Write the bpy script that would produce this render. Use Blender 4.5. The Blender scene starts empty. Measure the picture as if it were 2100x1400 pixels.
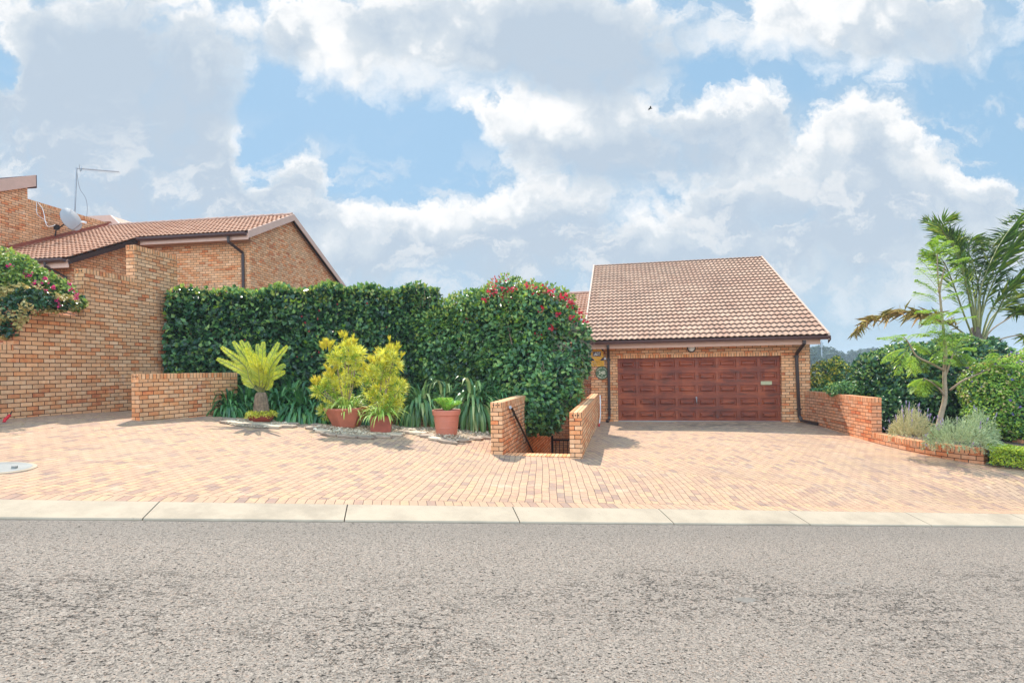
import bpy, math, random
import numpy as np
from math import radians, sin, cos, pi, sqrt, floor
random.seed(7); rng = np.random.default_rng(7)
sc = bpy.context.scene

# ---------------------------------------------------------------- camera
F = 1100.0; CX = 1050.0; HY = 755.0; ROLL = 0.0157      # measured on the 2100 px wide photograph
cam_d = bpy.data.cameras.new('camera'); cam = bpy.data.objects.new('camera', cam_d)
sc.collection.objects.link(cam); sc.camera = cam
cam_d.sensor_width = 36; cam_d.lens = 36 * F / 2100; cam_d.clip_start = 0.05; cam_d.clip_end = 6000
cam_d.shift_y = (HY - 700) / 2100
cam.location = (0, 0, 0)
from mathutils import Matrix, Vector
cam.rotation_euler = (Matrix.Rotation(ROLL, 3, 'Y') @ Matrix.Rotation(pi / 2, 3, 'X')).to_euler()

# ---------------------------------------------------------------- light
SUN_EL = radians(49.5); SUN_AZ = math.atan2(-0.30, 0.95)   # azimuth from +Y towards +X
sun_vec = Vector((sin(SUN_AZ) * cos(SUN_EL), cos(SUN_AZ) * cos(SUN_EL), sin(SUN_EL)))
sd = bpy.data.lights.new('sun', 'SUN'); sd.energy = 3.3; sd.angle = radians(0.5); sd.color = (1, .93, .82)
so = bpy.data.objects.new('sun', sd); sc.collection.objects.link(so)
so.rotation_euler = (-sun_vec).to_track_quat('-Z', 'Y').to_euler()
sc.view_settings.view_transform = 'Standard'; sc.view_settings.look = 'None'
EXPO = 1.05; SKYS = .12; SKYW = 1.0 / (SKYS * 2 ** EXPO)          # SKYW: the sky value that renders as white
sc.view_settings.exposure = EXPO; sc.view_settings.gamma = 1
sc.cycles.max_bounces = 8; sc.cycles.diffuse_bounces = 4; sc.cycles.transparent_max_bounces = 6


class E:
    """a float socket that writes Math nodes when used in an expression"""
    def __init__(s, nt, sock): s.nt = nt; s.s = sock
    def _m(s, op, *a, clamp=False):
        n = s.nt.nodes.new('ShaderNodeMath'); n.operation = op; n.use_clamp = clamp
        for i, v in enumerate((s,) + a):
            if isinstance(v, E): s.nt.links.new(v.s, n.inputs[i])
            else: n.inputs[i].default_value = v
        return E(s.nt, n.outputs[0])
    def __add__(s, o): return s._m('ADD', o)
    __radd__ = __add__
    def __mul__(s, o): return s._m('MULTIPLY', o)
    __rmul__ = __mul__
    def __sub__(s, o): return s._m('SUBTRACT', o)
    def __rsub__(s, o): return (s * -1.0) + o
    def __truediv__(s, o): return s._m('DIVIDE', o)
    def floor(s): return s._m('FLOOR')
    def fract(s): return s._m('FRACT')
    def abs(s): return s._m('ABSOLUTE')
    def min(s, o): return s._m('MINIMUM', o)
    def max(s, o): return s._m('MAXIMUM', o)
    def gt(s, o): return s._m('GREATER_THAN', o)
    def pow(s, o): return s._m('POWER', o)
    def exp(s): return s._m('EXPONENT')
    def sat(s): return s._m('ADD', 0.0, clamp=True)
    def mod(s, o): return s._m('FLOORED_MODULO', o)
    def smooth(s, a, b):
        n = s.nt.nodes.new('ShaderNodeMapRange'); n.interpolation_type = 'SMOOTHSTEP'
        s.nt.links.new(s.s, n.inputs[0]); n.inputs[1].default_value = a; n.inputs[2].default_value = b
        return E(s.nt, n.outputs[0])


class NT:
    def __init__(s, nt): s.nt = nt; nt.nodes.clear()
    def node(s, t, **k):
        n = s.nt.nodes.new(t)
        for a, v in k.items(): setattr(n, a, v)
        return n
    def link(s, a, b):
        s.nt.links.new(a.s if isinstance(a, E) else a, b)
    def setin(s, n, name, v):
        i = n.inputs[name]
        if isinstance(v, E) or hasattr(v, 'is_linked'): s.link(v, i)
        else: i.default_value = v
    def noise(s, vec, scale, detail=3, rough=.55, out=0, lac=2.0):
        n = s.node('ShaderNodeTexNoise'); n.inputs['Scale'].default_value = scale
        n.inputs['Detail'].default_value = detail; n.inputs['Roughness'].default_value = rough
        n.inputs['Lacunarity'].default_value = lac
        if vec is not None: s.link(vec, n.inputs['Vector'])
        return E(s.nt, n.outputs[0]) if out == 0 else n.outputs[1]
    def vec(s, x, y, z=0.0):
        n = s.node('ShaderNodeCombineXYZ')
        for i, v in enumerate((x, y, z)):
            if isinstance(v, E): s.link(v, n.inputs[i])
            else: n.inputs[i].default_value = v
        return n.outputs[0]
    def sep(s, v):
        n = s.node('ShaderNodeSeparateXYZ'); s.link(v, n.inputs[0])
        return [E(s.nt, n.outputs[i]) for i in range(3)]
    def white(s, v):
        n = s.node('ShaderNodeTexWhiteNoise'); n.noise_dimensions = '3D'; s.link(v, n.inputs[0])
        return E(s.nt, n.outputs[0]), n.outputs[1]
    def ramp(s, fac, stops, interp='LINEAR'):
        n = s.node('ShaderNodeValToRGB'); s.link(fac, n.inputs[0]); r = n.color_ramp; r.interpolation = interp
        while len(r.elements) < len(stops): r.elements.new(0.5)
        for e, (p, c) in zip(r.elements, stops): e.position = p; e.color = (*c, 1)
        return n.outputs[0]
    def mix(s, fac, a, b, mode='MIX'):
        n = s.node('ShaderNodeMix'); n.data_type = 'RGBA'; n.blend_type = mode
        for i, v in ((0, fac), (6, a), (7, b)):
            if isinstance(v, E) or hasattr(v, 'is_linked'): s.link(v, n.inputs[i])
            elif i == 0: n.inputs[i].default_value = v
            else: n.inputs[i].default_value = (*v, 1)
        return n.outputs[2]
    def bump(s, h, strength=1.0, dist=0.01):
        n = s.node('ShaderNodeBump'); s.link(h, n.inputs['Height'])
        n.inputs['Strength'].default_value = strength; n.inputs['Distance'].default_value = dist
        return n.outputs[0]
    def uv(s): return s.node('ShaderNodeTexCoord').outputs['UV']
    def pos(s): return s.node('ShaderNodeNewGeometry').outputs['Position']
    def island(s): return E(s.nt, s.node('ShaderNodeNewGeometry').outputs['Random Per Island'])


# ---------------------------------------------------------------- sky with cloud masses placed by direction
w = bpy.data.worlds.new('World'); sc.world = w; w.use_nodes = True
try: w.cycles.sampling_method = 'MANUAL'; w.cycles.sample_map_resolution = 256
except Exception: pass
t = NT(w.node_tree)
sky = t.node('ShaderNodeTexSky'); sky.sky_type = 'NISHITA'; sky.sun_disc = False
sky.sun_elevation = SUN_EL; sky.sun_rotation = SUN_AZ; sky.air_density = 1.0; sky.dust_density = 0.6; sky.ozone_density = 1.5
geo = t.node('ShaderNodeTexCoord'); d = t.sep(geo.outputs['Generated'])
den = d[1].abs().max(0.12)
gx = d[0] / den; gz = d[2] / den
def vm(op, a, b=None, c=None):
    n = t.node('ShaderNodeVectorMath', operation=op)
    for i, v in enumerate((a, b, c)):
        if v is None: continue
        if isinstance(v, tuple): n.inputs[i].default_value = v
        else: t.link(v, n.inputs[i])
    return n.outputs['Value'] if op in ('DOT_PRODUCT', 'LENGTH') else n.outputs[0]
gv = t.vec(gx, gz, 0.0)
wn = t.node('ShaderNodeTexNoise'); wn.inputs['Scale'].default_value = 5.0; wn.inputs['Detail'].default_value = 6; wn.inputs['Roughness'].default_value = .66
t.link(gv, wn.inputs['Vector'])
av = vm('MULTIPLY_ADD', wn.outputs[1], (.20, .17, 0), vm('ADD', gv, (-.10, -.085, 0)))
fb = t.noise(av, 8.0, 9, .68); w3 = t.sep(wn.outputs[1])[2]
bill = t.node('ShaderNodeTexVoronoi'); bill.feature = 'F1'; bill.inputs['Scale'].default_value = 19
t.link(av, bill.inputs['Vector']); bl = E(t.nt, bill.outputs['Distance'])
def masses(lst, src, tops=None):
    tot = None
    for (px, py, rx, ry, wgt) in lst:
        q = vm('MULTIPLY_ADD', src, (F / rx, F / ry, 0), (-(px - CX) / rx, -(HY - py) / ry, 0)); r2 = E(t.nt, vm('DOT_PRODUCT', q, q))
        g = t.node('ShaderNodeMath', operation='POWER'); g.inputs[0].default_value = 1 / math.e; t.link(r2, g.inputs[1])
        m = t.node('ShaderNodeMath', operation='MULTIPLY_ADD'); t.link(g.outputs[0], m.inputs[0]); m.inputs[1].default_value = wgt
        if tot is None: m.inputs[2].default_value = 0.0
        else: t.link(tot, m.inputs[2])
        tot = E(t.nt, m.outputs[0])
        if tops is not None:                            # how far up inside its mass a direction lies
            k = t.node('ShaderNodeMath', operation='MULTIPLY_ADD'); t.link(m_g(g, wgt), k.inputs[0]); t.link(vm('DOT_PRODUCT', q, (-.25, 1, 0)), k.inputs[1])
            if tops: t.link(tops[-1], k.inputs[2])
            else: k.inputs[2].default_value = 0.0
            tops.append(k.outputs[0])
    return tot
def m_g(g, wgt):
    n = t.node('ShaderNodeMath', operation='MULTIPLY'); t.link(g.outputs[0], n.inputs[0]); n.inputs[1].default_value = wgt; return n.outputs[0]
CL = [(120, 60, 330, 190, .8), (200, 300, 300, 200, .85), (445, 130, 60, 130, .40), (640, 40, 130, 80, .75), (830, 90, 170, 110, .95), (1020, 30, 150, 90, .5),
      (1220, 110, 200, 130, .9), (1090, 265, 150, 60, .8), (1320, 300, 240, 80, .85), (1450, 230, 90, 50, .6),
      (470, 345, 60, 75, .75), (640, 340, 62, 95, 1.15), (540, 425, 130, 50, .6), (790, 470, 170, 55, .85), (1010, 450, 150, 75, .75), (1170, 420, 130, 75, .6),
      (1565, 270, 62, 80, .95), (1780, 290, 95, 95, 1.0), (1860, 350, 90, 80, .5), (1650, 400, 220, 90, .7), (1960, 410, 170, 70, .75), (1440, 440, 90, 50, .6),
      (1640, 50, 190, 75, .75), (1900, 60, 230, 90, .85), (760, 520, 200, 60, .5), (1130, 520, 220, 45, .45), (1100, 560, 900, 70, .38), (1400, 530, 200, 60, .45), (1900, 540, 400, 110, .6), (60, 470, 300, 70, .5), (1560, 420, 60, 50, .3),
      (1050, -400, 900, 300, .75)]
HOLES = [(760, 300, 180, 85, -.85), (560, 190, 50, 120, -.65), (10, 115, 40, 45, -1.1), (2060, 260, 110, 80, -.6), (1460, 150, 60, 50, -.45), (900, 340, 100, 40, -.35)]
GREY = [(170, 190, 260, 190, 1.0), (250, 400, 300, 120, .95), (1220, 100, 190, 100, 1.0), (1320, 335, 190, 45, .95), (1150, 580, 560, 60, .8), (1180, 470, 150, 50, .5), (1780, 470, 320, 70, .75), (600, 70, 60, 50, .3), (820, 30, 90, 40, .4), (850, 150, 120, 55, -.8), (690, 110, 60, 60, -.7), (1110, 240, 110, 45, -.8), (1620, 90, 150, 50, -.5), (1440, 225, 70, 45, -.6), (1000, 440, 220, 40, -.45), (1550, 380, 90, 60, -.45), (470, 330, 60, 50, -.3), (30, 80, 40, 40, -.7)]
tops = []; cov = masses(CL + HOLES, av, tops); topf = E(t.nt, tops[-1])
field = cov * 1.05 + (fb - .5) * 1.9 + (.42 - bl) * .55
soft = topf.smooth(.10, -.35)
alpha = ((field - .5) / (soft * .55 + .34) + .5).sat()
veil = cov.smooth(.12, .85) * .55
inner = field.smooth(.50, 1.0)
grey = (masses(GREY, gv) * .9 + inner * .55 + (fb - .5) * -1.0 + (bl - .4) * .8 + topf * -.70 + (w3 - .5) * 1.3 + .02).sat()
elev = d[2].max(0.0)
shade = t.ramp(grey, [(0, (1.04, 1.04, 1.04)), (.25, (.93, .95, .97)), (.5, (.70, .77, .84)), (1, (.54, .64, .755))])
back = d[1].smooth(.25, -.35)                       # unseen sky behind the camera, brightened to fill the shade
gain = back * 2.15 + d[2].smooth(.62, .85) * .3 + 1.0   # extra brightness added overhead, above the view, to lift level surfaces
ccol = vm('SCALE', shade); ccol.node.inputs['Scale'].default_value = 1.0; ccol.node.inputs['Scale'].default_value = SKYW
blue = t.mix(.90, sky.outputs[0], tuple(v * SKYW for v in (.325, .545, .76)))
blue = t.mix((1.0 - elev * 1.9).sat() * .35, blue, tuple(v * SKYW for v in (.46, .62, .76)))
hz = t.mix(alpha, t.mix(veil, blue, tuple(v * SKYW for v in (.53, .65, .77))), ccol)
lowc = t.noise(vm('MULTIPLY', av, (1.0, 1.9, 1.0)), 9.0, 6, .62)
la = lowc.smooth(.49, .64) * elev.smooth(.05, .15) * (1.0 - elev.smooth(.26, .42)) * .7
hz = t.mix(la, hz, tuple(v * SKYW for v in (.88, .90, .92)))
horizon = (1.0 - elev * 4.2).sat(); horizon = horizon * .55
hz = t.mix(horizon, hz, tuple(v * SKYW for v in (.55, .65, .73)))
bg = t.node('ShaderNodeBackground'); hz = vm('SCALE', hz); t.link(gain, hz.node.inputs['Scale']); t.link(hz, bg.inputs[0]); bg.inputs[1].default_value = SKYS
wo = t.node('ShaderNodeOutputWorld'); t.link(bg.outputs[0], wo.inputs[0])

# ---------------------------------------------------------------- coordinates
cr, sr = cos(ROLL), sin(ROLL)
def ray(px, py):
    xc = (px - CX) / F; yc = (HY - py) / F
    return np.array([xc * cr + yc * sr, 1.0, -xc * sr + yc * cr])
def P(px, py, Y): return ray(px, py) * Y
U = np.array([.979, -.203, 0]); Nn = np.array([.203, .979, 0])          # the garage's directions
UL = np.array([.99, -.14, 0]); NL = np.array([.14, .99, 0])             # the left house's directions
UP = np.array([0, 0, 1.0])
K0 = np.array([-3.655, 5.27, 0]); KU = np.array([.978, .208, 0]); KN = np.array([-.208, .978, 0])
def kz(s): return -1.425 - .083 * s                                       # top lip of the road surface along the kerb
ctrl = []
for s in (-14, -8, -4, 0, 4, 8, 12, 18):
    p = K0 + KU * s + KN * .40; ctrl.append((p[0], p[1], kz(s) + .085))
ctrl += [(-9.55, 10, -.80), (-13, 10, -.5), (-7.45, 10.7, -.94), (-8.6, 13.5, -.93), (-6.5, 12.7, -1.02), (-5.68, 12.0, -1.145), (-3.77, 12.0, -1.29), (-2.93, 11.8, -1.39), (-1.48, 11.9, -1.48), (-.5, 10.6, -1.69), (1.2, 10.3, -1.74),
         (-.7, 14, -1.60), (3.44, 17.3, -1.79), (5.9, 17, -1.78), (8.27, 16.4, -1.78), (3, 14, -1.77), (8.5, 12.7, -1.89), (8.6, 10.6, -1.93), (9.2, 9.6, -1.98), (12, 9.6, -2.15), (5.5, 12, -1.80), (9, 16.2, -1.80), (-4, 9, -1.36), (1, 8, -1.70),
         (-9, 20, -1.0), (0, 20, -1.7), (14, 16, -2.1), (-14, 16, -.6)]
C = np.array(ctrl)
def _phi(r2): return np.where(r2 > 0, r2 * np.log(np.maximum(r2, 1e-12)) * .5, 0)
_n = len(C); _K = _phi(((C[:, None, :2] - C[None, :, :2]) ** 2).sum(-1)) + np.eye(_n) * .02
_Pm = np.c_[np.ones(_n), C[:, :2]]
_A = np.block([[_K, _Pm], [_Pm.T, np.zeros((3, 3))]]); _w = np.linalg.solve(_A, np.r_[C[:, 2], 0, 0, 0])
def gz_(x, y):
    x = np.atleast_1d(np.asarray(x, float)); y = np.atleast_1d(np.asarray(y, float))
    r2 = (x[:, None] - C[None, :, 0]) ** 2 + (y[:, None] - C[None, :, 1]) ** 2
    z = _phi(r2) @ _w[:_n] + _w[_n] + _w[_n + 1] * x + _w[_n + 2] * y
    dk = (x - K0[0]) * KN[0] + (y - K0[1]) * KN[1] - .40; s = (x - K0[0]) * KU[0] + (y - K0[1]) * KU[1]
    q = np.clip(1 - dk / 1.1, 0, 1); q = q * q * (3 - 2 * q)
    return z * (1 - q) + (kz(s) + .079 + dk * .02) * q
def G(x, y): return float(gz_(x, y)[0])
def PG(px, py):
    r = ray(px, py); Y = 8.0
    ys = np.linspace(5, 22, 341); h = r[2] * ys - gz_(r[0] * ys, ys); i = np.argmax(h < 0)
    if h[i] >= 0: return P(px, py, 12)
    Y = ys[i]; return np.array([r[0] * Y, Y, G(r[0] * Y, Y)])
def onplane(px, py, p0, n):
    r = ray(px, py); return r * (np.dot(p0, n) / np.dot(r, n))

# ---------------------------------------------------------------- object helpers
def tag(o, label=None, cat=None, group=None, kind=None):
    if label: o['label'] = label
    if cat: o['category'] = cat
    if group: o['group'] = group
    if kind: o['kind'] = kind
    return o
def thing(name, loc, label, cat, group=None):
    o = bpy.data.objects.new(name, None); sc.collection.objects.link(o); o.location = Vector(loc)
    o.empty_display_size = .2
    return tag(o, label, cat, group)
def meshobj(name, V, Fc, mat, parent=None, origin=None, smooth=False, uv=None, mats=None, midx=None):
    V = np.asarray(V, float)
    if parent is not None:
        org = np.array(parent.location)
        if parent.parent is not None: org = org + np.array(parent.parent.location)
    else: org = np.array(origin if origin is not None else (0, 0, 0), float)
    me = bpy.data.meshes.new(name)
    if isinstance(Fc, np.ndarray):
        k = Fc.shape[1]; n = len(Fc)
        me.vertices.add(len(V)); me.vertices.foreach_set('co', (V - org).astype(np.float32).ravel())
        me.loops.add(n * k); me.loops.foreach_set('vertex_index', Fc.astype(np.int32).ravel())
        me.polygons.add(n); me.polygons.foreach_set('loop_start', np.arange(0, n * k, k, dtype=np.int32))
        me.update(calc_edges=True); me.validate()
    else:
        me.from_pydata([tuple(v) for v in (V - org)], [], [tuple(f) for f in Fc]); me.update()
    for m in (mats or [mat]): me.materials.append(m)
    if midx is not None: me.polygons.foreach_set('material_index', np.asarray(midx, dtype=np.int32))
    if smooth: me.polygons.foreach_set('use_smooth', np.ones(len(me.polygons), bool))
    if uv is not None:
        L = me.uv_layers.new(name='UVMap')
        if uv == 'auto':
            buf = np.zeros((len(me.loops), 2))
            for p in me.polygons:
                nz = p.normal
                if abs(nz.z) > .75:
                    for li in p.loop_indices:
                        c = V[me.loops[li].vertex_index]; buf[li] = (c[0] * U[0] + c[1] * U[1], c[0] * Nn[0] + c[1] * Nn[1])
                else:
                    tl = sqrt(nz.x ** 2 + nz.y ** 2); tx, ty = -nz.y / tl, nz.x / tl
                    for li in p.loop_indices:
                        c = V[me.loops[li].vertex_index]; buf[li] = (c[0] * tx + c[1] * ty, c[2])
            L.data.foreach_set('uv', buf.ravel())
        else: L.data.foreach_set('uv', np.asarray(uv, float).ravel())
    o = bpy.data.objects.new(name, me); sc.collection.objects.link(o)
    if parent is not None: o.parent = parent
    else: o.location = Vector(org)
    return o

class MB:
    def __init__(s): s.V = []; s.F = []
    def add(s, V, Fc):
        b = len(s.V); s.V += [np.asarray(v, float) for v in V]; s.F += [tuple(b + i for i in f) for f in Fc]; return s
    def prism(s, poly, off):
        """polygon (3-D points) swept by a vector"""
        n = len(poly); poly = [np.asarray(p, float) for p in poly]; off = np.asarray(off, float)
        nrm = np.zeros(3)
        for i in range(n): nrm += np.cross(poly[i], poly[(i + 1) % n])
        if np.dot(nrm, off) > 0: poly = poly[::-1]
        V = poly + [p + off for p in poly]
        Fc = [tuple(range(n)), tuple(range(2 * n - 1, n - 1, -1))]
        Fc += [(i, n + i, n + (i + 1) % n, (i + 1) % n) for i in range(n)]
        return s.add(V, Fc)
    def box(s, c, ax, ay, az):
        """centre and three half-axes"""
        c, ax, ay, az = [np.asarray(v, float) for v in (c, ax, ay, az)]
        return s.prism([c - ax - ay - az, c + ax - ay - az, c + ax + ay - az, c - ax + ay - az], 2 * az)
    def tube(s, pts, r, n=8, caps=True):
        pts = [np.asarray(p, float) for p in pts]; m = len(pts)
        rs = r if hasattr(r, '__len__') else [r] * m
        V = []; ref = None
        for i, p in enumerate(pts):
            tg = pts[min(i + 1, m - 1)] - pts[max(i - 1, 0)]; tg = tg / (np.linalg.norm(tg) + 1e-9)
            if ref is None:
                ref = np.cross(tg, (0, 0, 1.0)) if abs(tg[2]) < .9 else np.cross(tg, (1.0, 0, 0))
            a = ref - tg * np.dot(ref, tg); a = a / np.linalg.norm(a); ref = a; b = np.cross(tg, a)
            V += [p + rs[i] * (cos(2 * pi * k / n) * a + sin(2 * pi * k / n) * b) for k in range(n)]
        Fc = [(i * n + k, i * n + (k + 1) % n, (i + 1) * n + (k + 1) % n, (i + 1) * n + k) for i in range(m - 1) for k in range(n)]
        if caps: Fc += [tuple(range(n - 1, -1, -1)), tuple(range((m - 1) * n, m * n))]
        return s.add(V, Fc)
    def lathe(s, c, prof, n=32, axis=None, shape=None):
        """profile [(r, h)] about an axis through c"""
        c = np.asarray(c, float); az = np.asarray(axis if axis is not None else (0, 0, 1.0), float); az = az / np.linalg.norm(az)
        ax = np.cross(az, (0, 1, 0.02)); ax = ax / np.linalg.norm(ax); ay = np.cross(az, ax); m = len(prof)
        V = [c + az * h + r * (cos(2 * pi * k / n) * ax + sin(2 * pi * k / n) * ay) * (shape(2 * pi * k / n) if shape else 1) for (r, h) in prof for k in range(n)]
        Fc = [(i * n + k, i * n + (k + 1) % n, (i + 1) * n + (k + 1) % n, (i + 1) * n + k) for i in range(m - 1) for k in range(n)]
        Fc += [tuple(range(n - 1, -1, -1)), tuple(range((m - 1) * n, m * n))]
        return s.add(V, Fc)
    def build(s, name, mat, parent=None, **k): return meshobj(name, s.V, s.F, mat, parent, **k)
def bevel(o, wdt=.006, seg=2):
    m = o.modifiers.new('bevel', 'BEVEL'); m.width = wdt; m.segments = seg; m.limit_method = 'ANGLE'; return o

# ---------------------------------------------------------------- materials
M = {}
def newmat(name):
    m = bpy.data.materials.new(name); m.use_nodes = True; M[name] = m; return m, NT(m.node_tree)
def finish(tt, col, rough=.7, bump=None, metal=0.0, spec=.5, trans=None):
    b = tt.node('ShaderNodeBsdfPrincipled'); o = tt.node('ShaderNodeOutputMaterial')
    if isinstance(col, tuple): col = (*col, 1)
    tt.setin(b, 'Base Color', col); tt.setin(b, 'Roughness', rough); tt.setin(b, 'Metallic', metal)
    b.inputs['Specular IOR Level'].default_value = spec
    if bump is not None: tt.link(bump, b.inputs['Normal'])
    if trans:
        tr = tt.node('ShaderNodeBsdfTranslucent'); tt.setin(tr, 'Color', col); mx = tt.node('ShaderNodeMixShader'); mx.inputs[0].default_value = trans
        tt.link(b.outputs[0], mx.inputs[1]); tt.link(tr.outputs[0], mx.inputs[2]); tt.link(mx.outputs[0], o.inputs[0])
    else: tt.link(b.outputs[0], o.inputs[0])
def plain(name, col, rough=.6, var=.12, scale=6, metal=0.0, bumpd=.002, bscale=40, spec=.4):
    m, tt = newmat(name); p = tt.pos()
    n = tt.noise(p, scale, 4); n2 = tt.noise(p, bscale, 3)
    c = tt.mix(1.0, col, tt.ramp(n, [(.25, (1 - var,) * 3), (.75, (1 + var,) * 3)]), 'MULTIPLY')
    finish(tt, c, rough, tt.bump(n2, .5, bumpd), metal, spec); return m

BRICKC = [(0, (.78, .42, .22)), (.3, (.77, .37, .175)), (.5, (.82, .48, .27)), (.66, (.75, .33, .14)), (.8, (.73, .26, .10)), (.9, (.60, .17, .065)), (1, (.40, .11, .045))]
def brickmat(name, L=.2317, H=.0857, mort=.011, stack=False, tone=(1, 1, 1)):
    m, tt = newmat(name); uv = tt.sep(tt.uv()); u, v = uv[0], uv[1]
    vr = v / H; row = vr.floor(); fy = vr.fract()
    uu = u / L if stack else u / L + row.mod(2.0) * .5
    # one thing near the joints: brick ends are not perfectly cut
    wob = (tt.noise(tt.pos(), 23.0, 2) - .5) * .0035
    col = uu.floor(); fx = uu.fract()
    ex = fx.min(1.0 - fx) * L + wob
    e = ex if stack else ex.min(fy.min(1.0 - fy) * H + wob)
    mask = e.smooth(mort * .5 - .0015, mort * .5 + .002)
    rv, rc = tt.white(tt.vec(col, 0.0 if stack else row, 4.0)); r3 = tt.sep(rc)
    n1 = tt.noise(tt.pos(), 9.0, 4); n2 = tt.noise(tt.pos(), 70.0, 3)
    base = tt.ramp(rv * .82 + (n1 - .5) * .55 + .04, BRICKC)
    base = tt.mix(1.0, base, tt.ramp(r3[1], [(0, (.86, .86, .86)), (1, (1.14, 1.12, 1.1))]), 'MULTIPLY')
    base = tt.mix(1.0, base, tt.ramp(n2, [(.3, (.86,) * 3), (.7, (1.1,) * 3)]), 'MULTIPLY')
    base = tt.mix(1.0, base, tone, 'MULTIPLY')
    st = tt.noise(tt.pos(), .9, 4).smooth(.35, .75)
    base = tt.mix(st * .16, base, (.38, .22, .14))
    sv = tt.sep(tt.pos()); streak = tt.noise(tt.vec(sv[0] * 3.2, sv[1] * 3.2, sv[2] * .35), 1.0, 5, .65)
    base = tt.mix(streak.smooth(.56, .72) * .28, base, (.30, .17, .10))          # old rain streaks
    base = tt.mix(tt.noise(tt.pos(), 2.1, 6, .7).smooth(.60, .70) * .22, base, (.80, .66, .52))   # pale salt bloom
    base = tt.mix(mask, (.05, .022, .012), base)
    h = mask + n2 * .12 + r3[2] * .2 * mask
    finish(tt, base, .82, tt.bump(h, .9, .006), spec=.25); return m
brick = brickmat('face_brick'); coping_m = brickmat('brick_on_edge', L=.0790, H=5.0, mort=.010, stack=True, tone=(1.04, 1.03, 1.0))
brick_red = brickmat('reddish_brick', tone=(.92, .78, .78)); coping_red = brickmat('reddish_edge', L=.0790, H=5.0, mort=.010, stack=True, tone=(.95, .82, .8))

def paving():
    m, tt = newmat('clay_pavers'); p = tt.sep(tt.pos()); x, y = p[0], p[1]
    wob = tt.noise(tt.pos(), .55, 2)
    def laid(ang, ox):
        c, s_ = cos(ang), sin(ang)
        a = x * c - y * s_ + ox + (wob - .5) * .12; b = x * s_ + y * c + (wob - .5) * .10
        cw = .1035; cl = .2085
        ar = a / cw; rowi = ar.floor(); fa = ar.fract()
        br = b / cl + rowi.mod(2.0) * .5; ci = br.floor(); fbb = br.fract()
        w1 = (tt.noise(tt.pos(), 19.0, 2) - .5) * .006
        e = (fa.min(1.0 - fa) * cw).min(fbb.min(1.0 - fbb) * cl) + w1
        return rowi, ci, e
    A = laid(radians(3), 0.0); B = laid(radians(-9), 7.3)
    # crease line between the two laid fields
    side = (y - 9.25) - (x - 1.5) * -.16
    right = x.gt(1.35); pick = side.gt(0.0) * right
    ri = A[0] * (1.0 - pick) + (B[0] + 311.0) * pick; ci = A[1] * (1.0 - pick) + B[1] * pick; e = A[2] * (1.0 - pick) + B[2] * pick
    e = e.min(side.abs() * right + (1.0 - right))
    # header course against the kerb
    kd = x * float(KN[0]) + y * float(KN[1]) - float(np.dot(K0, KN)) - .40
    ks = x * float(KU[0]) + y * float(KU[1])
    hd = 1.0 - kd.gt(.21); hs = (ks / .1035); eh = (hs.fract().min(1.0 - hs.fract()) * .1035).min((kd - .21).abs())
    ri = ri * (1.0 - hd) + (hs.floor() + 900.0) * hd; ci = ci * (1.0 - hd); e = e * (1.0 - hd) + eh * hd
    rv, rc = tt.white(tt.vec(ri, ci, 1.0)); r3 = tt.sep(rc)
    mask = e.smooth(.0012, .0045)
    n1 = tt.noise(tt.pos(), 1.1, 4); n2 = tt.noise(tt.pos(), 60.0, 3); n3 = tt.noise(tt.pos(), 8.0, 4)
    base = tt.ramp(rv * .8 + (n3 - .5) * .5 + .1, [(0, (.50, .345, .26)), (.3, (.55, .385, .275)), (.5, (.49, .325, .245)), (.66, (.59, .42, .27)), (.8, (.44, .29, .23)), (.9, (.36, .26, .225)), (1, (.29, .22, .20))])
    base = tt.mix(1.0, base, tt.ramp(n2, [(.3, (.86,) * 3), (.7, (1.1,) * 3)]), 'MULTIPLY')
    base = tt.mix(n1.smooth(.45, .7) * .35, base, (.52, .40, .31)); base = tt.mix(1.0, base, (.88, .79, .695), 'MULTIPLY')
    # weathered dark stains in front of the garage door
    sx = (x - 6.3) / 3.0; sy = (y - 15.9) / .9
    st = ((sx * sx + sy * sy) * -1.0).exp() * tt.noise(tt.pos(), 3.2, 5).smooth(.42, .6)
    base = tt.mix(st * .7, base, (.12, .085, .06))
    base = tt.mix(mask, (.085, .055, .038), base)
    tr = tt.noise(tt.vec(x * .5, y * .5, 3.0), 1.0, 5, .65).smooth(.50, .66)
    base = tt.mix(tr * .22, base, (.24, .16, .115))                                # traffic film and damp
    sand = tt.noise(tt.pos(), 2.7, 6, .7).smooth(.58, .70)
    base = tt.mix(sand * .25, base, (.62, .50, .38))
    sp = tt.noise(tt.pos(), 7.3, 6, .7).smooth(.70, .74)
    base = tt.mix(sp * .6, base, (.09, .06, .04))
    finish(tt, base, .85, tt.bump(mask * .6 + n2 * .15 + r3[0] * .35 * mask, .9, .006), spec=.2); return m
pave_m = paving()

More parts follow.
